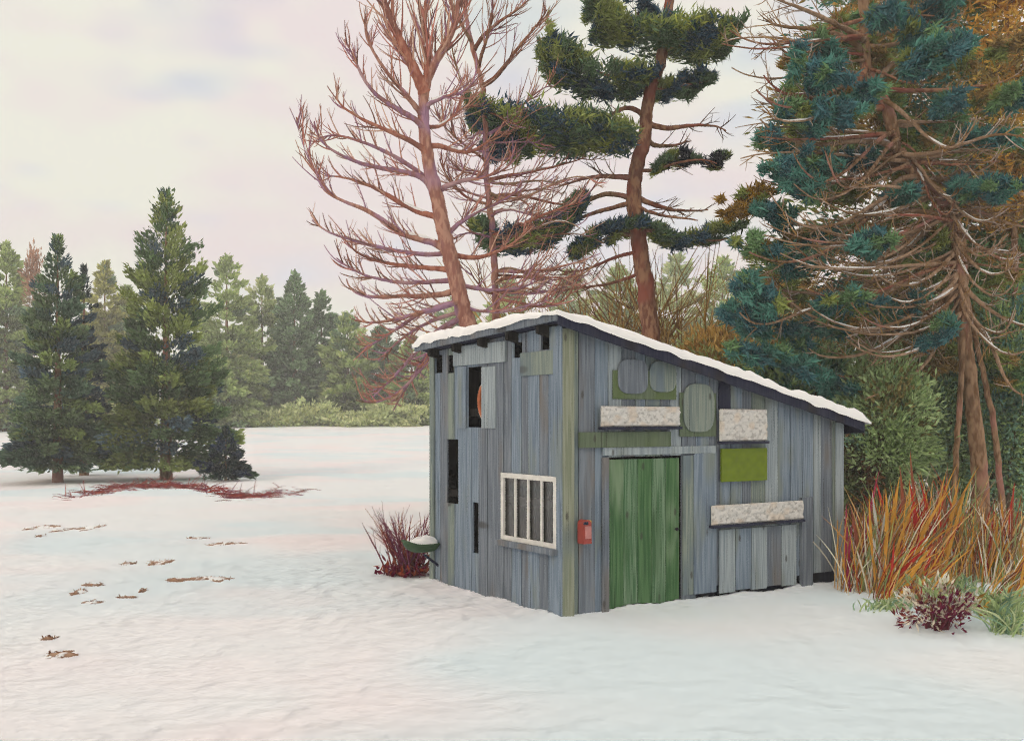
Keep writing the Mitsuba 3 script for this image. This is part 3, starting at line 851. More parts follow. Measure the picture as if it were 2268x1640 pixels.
RT = [lin(186, 124, 112), lin(168, 120, 108), lin(182, 134, 112), lin(166, 126, 150), lin(128, 92, 80), lin(196, 160, 140)]
bt = Limbed('bare_tree', 'leaning bare tree with reddish branches behind the left of the shed', 20.0, 'bark_red', RT, 5, ['bark_red', 'bark_rust', 'bark_mauve', 'bark_mauve'], 1.45, 0.5)
bt.trunk([(1048, 900), (1042, 735), (1025, 680), (1005, 600), (985, 520), (965, 430), (945, 340), (938, 260), (940, 200)], 0.19, 0.10)
up = [([(940, 205), (915, 150), (880, 80), (850, 0), (835, -70)], 0.085), ([(940, 205), (971, 124), (1002, 70), (1020, -30), (1026, -90)], 0.07), ([(938, 210), (945, 140), (940, 70), (952, -30)], 0.05)]
for pts, r in up:
    bt.limb(pts, r, 0.02, 0.6, 34, 1.0, (0, 0.5))
left = [([(985, 555), (945, 531), (883, 513), (825, 473), (737, 433), (701, 354)], .055), ([(965, 450), (935, 394), (869, 376), (745, 336), (697, 265)], .05),
        ([(975, 480), (900, 456), (834, 420), (772, 398), (725, 392)], .045), ([(950, 350), (918, 318), (812, 270), (745, 212)], .045), ([(945, 300), (918, 265), (838, 217), (790, 155), (759, 88)], .045),
        ([(940, 260), (918, 234), (883, 190), (825, 111), (807, 35)], .04), ([(936, 215), (922, 164), (883, 115), (856, 58), (847, -20)], .05), ([(737, 433), (715, 407), (679, 345), (653, 265)], .02),
        ([(1000, 600), (900, 588), (812, 571), (759, 526)], .04), ([(1012, 640), (967, 655), (883, 659), (799, 655), (768, 619)], .045), ([(1018, 665), (985, 680), (900, 705), (840, 718), (790, 712)], .045),
        ([(1035, 700), (960, 740), (900, 800), (850, 850), (815, 862)], .04), ([(992, 560), (900, 560), (800, 540), (735, 520), (690, 490)], .035), ([(1008, 620), (930, 625), (850, 620), (790, 600), (745, 570)], .035),
        ([(960, 410), (880, 350), (790, 310), (735, 300), (690, 320)], .035), ([(1030, 690), (950, 715), (880, 760), (840, 800)], .03),
        ([(1036, 715), (970, 770), (915, 840), (850, 885), (800, 880)], .035), ([(1030, 700), (965, 755), (900, 850), (870, 905)], .03), ([(1020, 670), (940, 690), (860, 740), (800, 770)], .03)]
for pts, r in left:
    bt.limb(pts, r, 0.012, 0.9, 24, 0.66, (-0.05, 0.4))
right = [([(953, 325), (989, 327), (1033, 336), (1073, 318), (1110, 290)], .04), ([(976, 420), (1033, 398), (1082, 389), (1130, 360)], .04), ([(1000, 560), (1060, 570), (1130, 545), (1180, 500)], .04), ([(990, 520), (1040, 480), (1100, 450), (1150, 420)], .035),
         ([(940, 240), (980, 215), (1020, 200), (1060, 160)], .035), ([(945, 280), (990, 270), (1030, 240), (1060, 235)], .03), ([(1015, 630), (1070, 640), (1140, 640), (1200, 610)], .035), ([(1025, 670), (1080, 690), (1150, 680), (1220, 660)], .03)]
for pts, r in right:
    bt.limb(pts, r, 0.011, 0.9, 22, 0.75, (0.1, 0.35))
bt.done()
put(bt.k, 'snow', cat(bt.sn), 'roof_snow', smooth=True, kind='stuff')

b2 = Limbed('bare_tree', 'slim straight bare tree standing between the leaning one and the pine', 21.5, 'bark_red', RT, 6, ['bark_red', 'bark_rust', 'bark_pine', 'bark_mauve', 'bark_tan'], 1.4, 0.4)
b2.trunk([(1102, 900), (1099, 708), (1095, 597), (1086, 465), (1077, 376), (1073, 221), (1060, 155), (1042, 88), (1028, 0), (1020, -80)], 0.085, 0.035)
for pts, r in [([(1068, 190), (1104, 164), (1144, 110), (1188, 53), (1210, 20)], .04), ([(1051, 110), (1100, 53), (1144, 22), (1175, -14)], .035), ([(1075, 300), (1120, 270), (1170, 220), (1220, 190)], .03), ([(1080, 400), (1150, 385), (1230, 372), (1300, 350)], .035),
               ([(1090, 520), (1150, 500), (1220, 470), (1290, 450)], .03), ([(1095, 600), (1160, 600), (1240, 590), (1330, 560)], .03), ([(1070, 240), (1030, 190), (1010, 140), (1000, 90)], .03), ([(1078, 360), (1040, 330), (1000, 300), (975, 260)], .025),
               ([(1096, 640), (1160, 650), (1240, 640), (1310, 600)], .03), ([(1060, 150), (1075, 100), (1090, 50), (1090, -20)], .03), ([(1045, 95), (1020, 50), (1000, 0), (990, -50)], .03), ([(1085, 450), (1040, 440), (1000, 400), (980, 350)], .025)]:
    b2.limb(pts, r, 0.010, 0.9, 15, 0.9, (0.05, 0.4))
rr = np.random.default_rng(17)
for i in range(26):
    y0 = rr.uniform(240, 680)
    x0 = np.interp(y0, [155, 376, 708], [1060, 1077, 1099])
    sgn = 1 if rr.random() < 0.75 else -1
    ln = rr.uniform(90, 260) * (1 if sgn > 0 else 0.5)
    b2.limb([(x0, y0), (x0 + sgn * ln * 0.35, y0 - rr.uniform(-14, 20)), (x0 + sgn * ln * 0.7, y0 - rr.uniform(-22, 40)), (x0 + sgn * ln, y0 - rr.uniform(-20, 70))], rr.uniform(.018, .03), 0.009, 0.9, 9, 0.7, (0.05 * sgn, 0.3))
b2.done()
put(b2.k, 'snow', cat(b2.sn), 'roof_snow', smooth=True, kind='stuff')

NV, NG, NO, NY = lin(70, 98, 120), lin(98, 124, 92), lin(152, 164, 96), lin(176, 184, 92)
pine = Limbed('pine_tree', 'tall open pine with flat dark green layers and a red-brown trunk behind the shed', 22.5, 'bark_pine', [lin(112, 78, 54), lin(94, 62, 48), lin(140, 104, 66)], 8, ['bark_pine', 'bark_pine', 'bark_brown'], 1.25)
pine.trunk([(1452, 920), (1440, 726), (1427, 619), (1413, 522), (1404, 442), (1409, 376), (1427, 310), (1431, 265), (1442, 199), (1464, 133), (1478, 44), (1489, -40), (1490, -140)], 0.215, 0.085, n=90)
for pts, r, tw in [([(1432, 270), (1480, 282), (1550, 276), (1608, 290)], .06, 9), ([(1432, 310), (1470, 325), (1510, 318), (1530, 312)], .05, 5), ([(1398, 430), (1450, 455), (1500, 466), (1570, 464)], .06, 9), ([(1398, 445), (1440, 470), (1500, 485), (1545, 492)], .04, 6),
                   ([(1428, 262), (1380, 240), (1330, 268), (1270, 255)], .05, 8), ([(1400, 395), (1350, 390), (1290, 398), (1230, 418)], .055, 10), ([(1396, 440), (1340, 430), (1290, 450), (1180, 505), (1080, 540)], .05, 8), ([(1396, 450), (1330, 468), (1250, 500), (1170, 560)], .045, 10),
                   ([(1450, 180), (1380, 175), (1300, 150), (1220, 90)], .05, 5), ([(1430, 300), (1330, 300), (1200, 285), (1070, 255)], .055, 6), ([(1470, 110), (1530, 95), (1600, 90)], .045, 4), ([(1476, 60), (1410, 40), (1330, 30)], .045, 4),
                   ([(1448, 195), (1510, 190), (1580, 175)], .035, 3), ([(1400, 376), (1460, 372), (1530, 355), (1590, 362)], .035, 3), ([(1410, 520), (1360, 525), (1290, 550)], .04, 6), ([(1412, 515), (1480, 515), (1570, 530), (1630, 515)], .04, 5),
                   ([(1415, 560), (1350, 575), (1280, 600), (1220, 590)], .035, 10), ([(1420, 600), (1340, 630), (1260, 640), (1200, 660)], .03, 10)]:
    pine.limb(pts, r, 0.012, 0.5, tw, 0.6, (0, 0.1))
pine.done()
PC, PW = [NV, NG, NO, NY], [2.5, 5, 4, 2]
pine.pad([(1300, 10), (1370, 20), (1450, 40)], [12, 20, 10], 0.8, 2600, 0.22, 0.05, PC, PW, 0.1)
pine.pad([(1320, 55), (1400, 75), (1490, 85), (1560, 90), (1622, 92)], [14, 26, 38, 40, 14], 1.0, 8500, 0.22, 0.05, PC, [3, 4, 5, 1], -0.3)
pine.pad([(1206, 82), (1230, 130), (1300, 168), (1380, 185), (1452, 165)], [18, 42, 42, 26, 8], 0.9, 7500, 0.22, 0.05, PC, [5, 4, 3, 0.5], -0.2)
pine.pad([(1458, 205), (1510, 190), (1592, 170)], [12, 28, 12], 0.6, 3400, 0.20, 0.045, PC, [4, 5, 1, 0.2], 0.3)
pine.pad([(1042, 255), (1110, 272), (1200, 290), (1310, 300), (1400, 322)], [12, 34, 52, 46, 14], 1.1, 10500, 0.22, 0.05, PC, [4, 4, 4, 1.5], -0.4)
pine.pad([(1060, 330), (1110, 335), (1180, 325)], [10, 26, 10], 0.7, 2600, 0.20, 0.045, PC, [5, 4, 2, 0.2], 0.2)
pine.pad([(1446, 385), (1480, 358), (1530, 352), (1602, 360)], [8, 22, 18, 6], 0.5, 2800, 0.18, 0.04, [lin(50, 54, 66), NG, NO, NY], [4, 3, 3, 1], 0.2)
pine.pad([(1290, 440), (1262, 478), (1200, 515), (1120, 530), (1052, 500)], [16, 26, 38, 40, 18], 0.9, 9000, 0.22, 0.05, PC, [4, 5, 3, 0.4], -0.4)
pine.pad([(1424, 502), (1370, 510), (1310, 535), (1266, 565)], [14, 24, 26, 10], 0.7, 4400, 0.20, 0.045, PC, [5, 3, 3, 0.5], 0.0)
pine.pad([(1430, 502), (1490, 525), (1560, 522), (1640, 505)], [10, 26, 26, 12], 0.7, 4600, 0.20, 0.045, PC, [4, 5, 3, 0.3], 0.2)
pine.pad([(1360, -110), (1430, -120), (1520, -130)], [26, 40, 20], 1.0, 4000, 0.22, 0.05, PC, PW, 0.0)

# the big tree on the right
TE, TD, TG, TB, TO = lin(90, 142, 130), lin(80, 124, 130), lin(122, 156, 110), lin(166, 140, 88), lin(146, 158, 88)
rt = Limbed('leaning_conifer', 'big conifer with a crooked trunk and sweeping snow-streaked limbs right of the shed', 18.5, 'bark_brown', [lin(146, 120, 98), lin(112, 86, 60), lin(156, 120, 70), lin(186, 170, 160)], 9, ['bark_brown', 'bark_tan', 'bark_tan', 'bark_pine'], 1.15, 0.6)
rt.trunk([(2178, 1230), (2172, 1080), (2160, 950), (2142, 800), (2133, 708), (2124, 575), (2110, 487), (2080, 442), (2031, 389), (1987, 336), (1973, 265), (1938, 190), (1916, 133), (1918, 60), (1905, -30), (1890, -120)], 0.145, 0.09, n=90)
rt.trunk([(2128, 560), (2134, 700), (2128, 850), (2118, 1000), (2110, 1180)], 0.04, 0.055, name='stem', n=30, dy0=0.1, dy1=-0.5)
rt.trunk([(2130, 600), (2158, 740), (2190, 880), (2208, 1000), (2225, 1180)], 0.04, 0.06, name='stem', n=30, dy0=0.1, dy1=0.5)
rlimbs = [[(1916, 140), (1898, 177), (1853, 195), (1800, 217), (1743, 212), (1685, 168)], [(1985, 330), (1900, 312), (1830, 322), (1760, 310), (1690, 262)], [(2020, 380), (1950, 372), (1895, 412), (1830, 445), (1760, 430), (1690, 400)],
          [(2035, 395), (1990, 400), (1950, 438), (1915, 478), (1845, 496), (1795, 522)], [(2115, 560), (2030, 610), (1970, 640), (1875, 678), (1810, 682), (1710, 715), (1640, 690)], [(2095, 480), (1995, 535), (1940, 580), (1865, 598), (1790, 570), (1750, 530)],
          [(2122, 600), (2090, 700), (2060, 790), (1990, 850), (1920, 880)], [(1918, 90), (1850, 53), (1770, 18), (1680, -10)], [(1916, 115), (1810, 66), (1740, 60), (1690, 40)], [(1930, 180), (1850, 150), (1770, 130), (1710, 85)],
          [(1960, 240), (1880, 250), (1800, 265), (1740, 250), (1680, 200)], [(2110, 500), (2010, 470), (1950, 478), (1890, 470)], [(2128, 640), (2050, 700), (1960, 760), (1860, 790), (1790, 770)], [(2125, 620), (2020, 720), (1940, 735), (1840, 720), (1760, 680), (1700, 610)],
          [(2128, 680), (2080, 760), (2000, 800), (1900, 830), (1840, 820)], [(2105, 470), (2000, 560), (1900, 640), (1800, 650), (1720, 640), (1650, 600)], [(2060, 420), (1960, 450), (1860, 540), (1760, 580), (1660, 560)],
          [(2030, 385), (2090, 400), (2150, 390), (2210, 360)], [(2125, 560), (2190, 555), (2260, 565), (2320, 560)], [(2130, 620), (2170, 670), (2240, 710), (2300, 720)], [(1990, 340), (2060, 340), (2130, 320), (2200, 300), (2280, 310)],
          [(1940, 195), (2040, 200), (2120, 195), (2190, 185), (2260, 160)], [(2110, 490), (2170, 470), (2230, 490), (2290, 500)], [(2095, 460), (2160, 440), (2230, 425), (2300, 430)], [(1975, 270), (2040, 270), (2110, 250), (2170, 270), (2240, 290)],
          [(1918, 100), (1990, 95), (2060, 60), (2130, 30)], [(1916, 60), (1960, 10), (2010, -40)], [(1940, 190), (1990, 130), (2060, 90), (2120, 60)], [(2136, 700), (2190, 760), (2230, 850), (2290, 880)]]
rr = np.random.default_rng(3)
for i, pts in enumerate(rlimbs):
    rt.limb(pts, 0.055 if i < 17 else 0.045, 0.012, 1.0, 13, 0.7, (-0.05, 0.0) if i % 2 else (0, 0.2), toward=float(rr.uniform(-1.8, 0.3)))
rr = np.random.default_rng(23)
for i in range(46):
    y0 = rr.uniform(30, 600)
    x0 = np.interp(y0, [0, 133, 265, 389, 487, 708], [1916, 1916, 1973, 2031, 2110, 2133])
    sgn = -1 if rr.random() < 0.68 else 1
    ln = rr.uniform(120, 380) if sgn < 0 else rr.uniform(80, 220)
    dr_ = rr.uniform(-30, 110)
    rt.limb([(x0, y0), (x0 + sgn * ln * 0.3, y0 + dr_ * 0.45), (x0 + sgn * ln * 0.65, y0 + dr_), (x0 + sgn * ln, y0 + dr_ * rr.uniform(0.2, 0.9))], rr.uniform(.022, .042), 0.01, 1.0, 9, 0.6, (0, 0.1), toward=float(rr.uniform(-2.4, 0.0)))
rt.snow = 0.85
rt.mats = ['bark_tan', 'bark_tan', 'bark_brown']
for i in range(24):
    y0 = rr.uniform(400, 700)
    x0 = np.interp(y0, [389, 487, 708], [2031, 2110, 2133])
    sgn = -1 if rr.random() < 0.75 else 1
    ln = rr.uniform(160, 430) if sgn < 0 else rr.uniform(80, 180)
    sag = rr.uniform(50, 130)
    rt.limb([(x0, y0), (x0 + sgn * ln * 0.3, y0 + sag * 0.75), (x0 + sgn * ln * 0.65, y0 + sag), (x0 + sgn * ln, y0 + sag * rr.uniform(0.2, 0.8))], rr.uniform(.022, .036), 0.01, 1.0, 9, 0.6, (0, 0.15), toward=float(rr.uniform(-2.6, -1.0)))
rt.done()
# snow lying along some limbs
sn = rt.sn
put(rt.k, 'snow', cat(sn), 'roof_snow', smooth=True, label='thin strips of snow along the limbs', kind='stuff')


def oval(cx, cy, hx, hy, ang, cols, wts, dy, L=0.20, W_=0.05, dens=1.0):
    c, s = math.cos(math.radians(ang)), math.sin(math.radians(ang))
    pts = [(cx + c * hx * t, cy + s * hx * t) for t in (-1, -0.5, 0, 0.5, 1)]
    rt.pad(pts, [hy * 0.45, hy * 0.9, hy, hy * 0.9, hy * 0.45], 0.45, int(dens * (900 + hx * hy * 0.62)), L, W_, cols, wts, dy, up=0.25, clump=0.22)


c7 = [(450, 280, 110, 62, 40), (360, 345, 130, 55, 42), (300, 600, 130, 62, 28), (485, 580, 120, 55, 12), (195, 710, 90, 40, 22), (420, 815, 115, 65, 12), (575, 790, 85, 48, 5), (275, 900, 150, 72, 32), (195, 1090, 130, 55, 15), (110, 1235, 120, 62, 25),
      (255, 1310, 110, 85, 30), (100, 1480, 130, 80, 42), (20, 1600, 100, 55, 30), (430, 1195, 75, 40, -8), (640, 1230, 115, 70, -15), (850, 975, 75, 42, 0), (1170, 930, 105, 65, -12), (995, 620, 125, 45, 6), (960, 90, 200, 110, -38), (1000, 270, 190, 95, -14),
      (840, 1540, 110, 62, -35), (1370, 490, 75, 75, 0), (650, 480, 55, 50, 30), (900, 1260, 110, 60, -30), (560, 1530, 120, 50, -5), (480, 420, 110, 40, 30), (1250, 700, 120, 50, 10), (1100, 500, 90, 45, 0), (1290, 950, 120, 50, 5), (740, 90, 60, 70, 60)]
rr = np.random.default_rng(4)
for x, y, hx, hy, an in c7:
    X, Yp = (1800 + x / 2.05) * 0.9072, y / 2.05 * 0.9072
    green = rr.random() < 0.3
    oval(X, Yp, hx * 0.4425, hy * 0.4425, an, [TE, TD, TG, TO], [1, 1, 4, 2] if green else [5, 4, 1, 0.15], float(rr.uniform(-2.0, 0.1)))
c8 = [(100, 60, 95, 62, 45), (240, 215, 85, 55, 48), (70, 175, 90, 60, 40), (50, 300, 100, 52, 20), (250, 345, 150, 50, 28), (715, 120, 90, 62, -35), (460, 60, 90, 45, -5), (900, 210, 90, 50, -50), (390, 180, 80, 40, 20), (430, 440, 120, 45, 30)]
for x, y, hx, hy, an in c8:
    X, Yp = (1800 + x / 1.822) * 0.9072, (700 + y / 1.822) * 0.9072
    oval(X, Yp, hx * 0.498, hy * 0.498, an, [TE, TD, TG, TO], [4, 3, 3, 0.5], float(rr.uniform(-1.8, 0.1)))

rr = np.random.default_rng(40)
for i in range(46):
    Yp = rr.uniform(20, 860)
    x0, x1 = np.interp(Yp, [0, 350, 600, 860], [1760, 1720, 1660, 1880]), 2270
    oval(rr.uniform(x0, x1), Yp, rr.uniform(45, 80), rr.uniform(18, 32), rr.uniform(-25, 40), [TO, TB, TG, lin(160, 128, 66)], [4, 3, 2, 1], float(rr.uniform(0.3, 1.6)), dens=0.8)
for x, y, hx, hy, an in [(1650, 440, 46, 30, 10), (1690, 425, 40, 22, -20), (1620, 470, 30, 14, 20), (1700, 560, 40, 16, 20)]:
    oval(x, y, hx, hy, an, [lin(170, 136, 62), lin(146, 114, 52), TO], [3, 2, 1], 0.4, dens=0.6)
# masses behind it
rng = np.random.default_rng(55)
BR = [TB, lin(84, 92, 54), lin(64, 82, 62), lin(120, 96, 54)]


def wild_tree(name, label, x, ytop, ybot, hw, Y, cols, wts, n, L, Wd, rng, profile, bsdf='bark_brown'):
    k = thing(name, label, 'tree')
    g = float(terrain(np.array([(x - HX) / FOC * Y]), np.array([Y]))[0])
    bx = (x - HX) / FOC * Y
    zt = EYE + (HY - ytop) / FOC * Y
    zb = EYE + (HY - ybot) / FOC * Y
    put(k, 'trunk', tube(np.array([[bx + 0.1 * math.sin(t * 5), Y, g - 0.2 + t * (zt - g)] for t in np.linspace(0, 0.95, 16)]), np.linspace(0.24 if 'ever' in name else 0.10, 0.03, 16), 9), bsdf, smooth=True)
    nc = n // 150
    t = rng.uniform(0, 1, nc)
    R = hw / FOC * Y * np.interp(t, np.linspace(0, 1, len(profile)), profile)
    az = rng.uniform(0, 2 * np.pi, nc)
    rad = rng.uniform(0.1, 1, nc) ** 0.6
    cc = np.stack([bx + np.cos(az) * R * rad, Y + np.sin(az) * R * rad * 0.8, zb + t * (zt - zb)], 1)
    br = []
    for j in range(0, nc, 3):
        b = np.array([bx, Y, max(cc[j, 2] - 0.35 * R[j] * rad[j], g + 0.3)])
        br.append(tube(spline([b, (b + cc[j]) / 2 + [0, 0, 0.08 * R[j]], cc[j]], 6), np.linspace(0.035, 0.008, 6), 5))
    v, f = cat(br)
    put(k, 'branches', (v, f), 'woody', smooth=True, color=pick([lin(110, 82, 58), lin(134, 102, 74)], len(v), rng))
    i = rng.integers(0, nc, n)
    p = cc[i] + rng.normal(0, 1, (n, 3)) * np.array([0.34, 0.34, 0.15])
    d = (cc[i] - [bx, Y, 0]) * [1, 1, 0] + rng.normal(0, 0.7, (n, 3)) + [0, 0, 0.2]
    K = pick(cols, nc, rng, wts, 0.14)[i] * (1 + rng.normal(0, 0.2, (n, 1)))
    v, f = leaves(p, d, L * rng.uniform(0.6, 1.3, n), Wd * rng.uniform(0.6, 1.3, n), rng)
    put(k, 'crown', (v, f), 'leafy', color=np.repeat(np.clip(K, 0.004, 0.8), 4, 0))
    return k


wild_tree('evergreen_tree', 'dense olive green evergreen filling the space behind the crooked trunk', 1990, -160, 900, 250, 24.0, [lin(172, 146, 92), lin(146, 158, 92), lin(120, 144, 104), lin(186, 152, 88), TE], [3, 3, 3, 2, 1], 42000, 0.26, 0.07, rng, [0.9, 1.05, 1.1, 1.0, 0.85, 0.6])
wild_tree('golden_tree', 'golden leaved tree at the upper right edge with a dark trunk', 2240, -160, 500, 62, 21.5, [lin(224, 178, 88), lin(200, 152, 84), lin(160, 142, 90)], [4, 3, 2], 7000, 0.24, 0.07, rng, [0.7, 0.9, 1.0, 0.9, 0.9])
wild_tree('evergreen_tree', 'low dark green evergreen at the right edge below the golden leaves', 2250, 330, 960, 190, 23.0, [lin(140, 170, 120), lin(150, 164, 100), TG, TB], [3, 3, 1, 2], 20000, 0.26, 0.07, rng, [0.9, 1.0, 0.9, 0.7, 0.4])
# green thicket under it
LG, MG, SG = lin(172, 194, 142), lin(150, 174, 116), lin(136, 170, 150)
bush('green_bush', 'pale green bush behind the low end of the shed', 'bush', 1970, 945, 100, 150, 18.2, [LG, MG, SG, lin(140, 130, 84)], [4, 3, 1, 1], 20000, 0.14, 0.05, rng)
bush('green_bush', 'wide pale green bush behind the crooked trunk with bright tips', 'bush', 2095, 930, 150, 210, 20.9, [LG, MG, SG], [4, 3, 2], 26000, 0.14, 0.05, rng, dep=0.8)
bush('green_bush', 'tall blue-green bush at the right edge behind the grass', 'bush', 2225, 900, 95, 260, 20.4, [MG, SG, lin(100, 142, 136), LG], [3, 3, 2, 2], 20000, 0.15, 0.05, rng, dep=0.7)
bush('green_bush', 'dark brown-green bush in the corner under the shed eave', 'bush', 1905, 1040, 60, 120, 18.2, [lin(120, 112, 78), lin(110, 124, 84), lin(134, 104, 76)], [2, 2, 1], 6000, 0.18, 0.06, rng)
bush('brown_bush', 'russet and yellow-green bush behind the middle of the shed roof', 'bush', 1600, 815, 140, 80, 22.0, [lin(176, 140, 80), lin(196, 164, 96), lin(160, 174, 112)], [2, 3, 4], 7000, 0.20, 0.06, rng)
bush('green_bush', 'green bush showing over the right slope of the shed roof', 'bush', 1760, 860, 130, 90, 21.0, [lin(120, 158, 120), MG, lin(92, 134, 122), LG], [3, 3, 2, 1], 10000, 0.20, 0.07, rng)


# golden willow twigs round the pine's foot
def twig_bush(name, label, x, y, w, n, Y, cols, h, fan, rng, r0=0.014, sub=3, cat_='shrub', curve=0.3):
    c0 = P(x, y, Y)
    g = float(terrain(c0[:1], c0[1:2])[0])
    k = thing(name, label, cat_)
    ms, ks = [], []
    for i in range(n):
        b = np.array([c0[0] + rng.normal(0, 0.12) * w, c0[1] + rng.normal(0, 0.1) * w, g - 0.05])
        az = rng.uniform(0, 2 * np.pi)
        d = np.array([math.cos(az) * fan, math.sin(az) * fan * 0.8, 1.0]) * rng.uniform([0.6, 0.6, 0.8], [1.2, 1.2, 1.1])
        ln = h * rng.uniform(0.55, 1.05)
        q = spline([b, b + d * ln * 0.5, b + d * ln + np.array([d[0], d[1], 0]) * ln * curve], 9)
        col = pick(cols, 1, rng, None, 0.12)
        v, f = tube(q, np.linspace(r0, r0 * 0.2, 9), 4)
        ms.append((v, f)); ks.append(np.tile(col, (len(v), 1)))
        for _ in range(sub):
            j = int(rng.integers(2, 7))
            d2 = unit(unit(q[j + 1] - q[j]) + unit(rng.normal(size=3)) * 0.6)
            l2 = ln * rng.uniform(0.2, 0.4)
            v, f = tube(spline([q[j], q[j] + d2 * l2 * 0.5, q[j] + d2 * l2 + [0, 0, 0.08 * l2]], 5), np.linspace(r0 * 0.5, r0 * 0.15, 5), 3)
            ms.append((v, f)); ks.append(np.tile(col, (len(v), 1)))
    put(k, 'twigs', cat(ms), 'woody', smooth=True, color=np.vstack(ks))
    return k


rng = np.random.default_rng(61)
GT = [lin(176, 138, 66), lin(150, 116, 56), lin(186, 154, 88), lin(130, 92, 54)]
twig_bush('willow_shrub', 'golden twiggy shrub right of the pine trunk', 1560, 1000, 2.2, 130, 25.0, GT, 6.2, 0.42, rng, 0.034, 7)
twig_bush('willow_shrub', 'golden twiggy shrub left of the pine trunk over the roof peak', 1290, 1000, 2.4, 120, 26.0, GT, 6.0, 0.55, rng, 0.034, 7)

# ------------------------------------------------------------------ shrubs and grass near the shed
rng = np.random.default_rng(71)
BU = [lin(116, 44, 62), lin(134, 54, 58), lin(150, 84, 56), lin(122, 60, 92)]
k = twig_bush('red_shrub', 'burgundy and rust twiggy shrub left of the shed by the trough', 905, 1268, 0.9, 60, 15.4, BU, 1.05, 0.50, rng, 0.014, 4, curve=0.1)
c0 = P(905, 1262, 15.4)
m = 420
p = np.stack([rng.normal(0, 0.16, m), rng.normal(0, 0.13, m), np.abs(rng.normal(0, 0.10, m))], 1) + [c0[0], c0[1], 0.0]
v, f = leaves(p, rng.normal(0, 0.6, (m, 3)) + [0, 0, 0.6], 0.13 * rng.uniform(0.5, 1.2, m), 0.06 * rng.uniform(0.6, 1.2, m), rng)
put(k, 'leaves', (v, f), 'leafy', color=np.repeat(pick([lin(122, 40, 66), lin(150, 70, 46), lin(110, 34, 58)], m, rng), 4, 0))


def blade(base, d, ln, w, bend, rng):
    """A reed blade: a folded, tapering, bent strip with a little thickness."""
    n = 9
    t = np.linspace(0, 1, n)
    d = unit(d)
    side_ = unit(np.cross(d, [rng.normal(0, 0.3), 1.0, 0.1]))
    out = np.cross(side_, d)
    c = base + d * (t * ln)[:, None] + bend * (t ** 2 * ln)[:, None]
    hw = w / 2 * (0.75 + 0.5 * t) * np.clip((1 - t) * 3.2, 0.04, 1)
    a = c + side_ * hw[:, None]
    b = c - side_ * hw[:, None]
    m1 = c + out * (0.30 * hw)[:, None]
    m2 = c - out * (0.12 * hw)[:, None]
    v = np.stack([a, m1, b, m2], 1).reshape(-1, 3)
    f = []
    for i in range(n - 1):
        for j in range(4):
            f.append([i * 4 + j, i * 4 + (j + 1) % 4, (i + 1) * 4 + (j + 1) % 4])
            f.append([i * 4 + j, (i + 1) * 4 + (j + 1) % 4, (i + 1) * 4 + j])
    return v, np.array(f)


OC, RD, RU, ST, MG_ = lin(196, 142, 52), lin(176, 46, 34), lin(140, 74, 48), lin(196, 196, 184), lin(150, 40, 70)
REED = {'ochre_blade': OC, 'red_blade': RD, 'rust_blade': RU, 'straw_blade': ST, 'magenta_blade': MG_}
for kk, c in REED.items():
    def colf(p, n, uv, c=c.tolist()):
        return mi.Color3f(c) * (0.7 + 0.6 * mikit.fbm(p.x * 30, p.y * 30, p.z * 7, octaves=2))
    scene[kk] = {'type': 'twosided', 'b': {'type': 'principled', 'base_color': mikit.proc(colf), 'roughness': 0.7, 'specular': 0.3}}


def reeds(label, x, y, big, n_fine, hpx, cols, rng, lean=0.0, names=('ochre_blade', 'red_blade', 'rust_blade')):
    Y = EYE * FOC / (y - HY)
    c0 = P(x, y, Y)
    g = float(terrain(c0[:1], c0[1:2])[0])
    k = thing('reed_clump', label, 'grass clump', 'reed clumps right of the shed')
    h = hpx / FOC * Y
    for i in range(big):
        b = np.array([c0[0] + rng.uniform(-0.26, 0.26), c0[1] + rng.normal(0, 0.12), g - 0.03])
        d = np.array([rng.normal(lean, 0.13), rng.normal(0, 0.12), 1])
        v, f = blade(b, d, h * rng.uniform(0.6, 1.02), rng.uniform(0.032, 0.062), np.array([rng.normal(lean * 0.5, 0.12), rng.normal(0, 0.1), -0.08]), rng)
        put(k, 'blade', (v, f), names[i % len(names)], smooth=40)
    ms, ks = [], []
    for i in range(n_fine):
        b = np.array([c0[0] + rng.uniform(-0.34, 0.34), c0[1] + rng.normal(0, 0.18), g - 0.03])
        d = np.array([rng.normal(lean, 0.17), rng.normal(0, 0.15), 1])
        v, f = blade(b, d, h * rng.uniform(0.3, 0.95), rng.uniform(0.010, 0.022), np.array([rng.normal(lean, 0.16), rng.normal(0, 0.15), -0.12]), rng)
        ms.append((v, f)); ks.append(np.tile(pick(cols, 1, rng, None, 0.18), (len(v), 1)))
    put(k, 'fine_blades', cat(ms), 'woody', color=np.vstack(ks), kind='stuff')


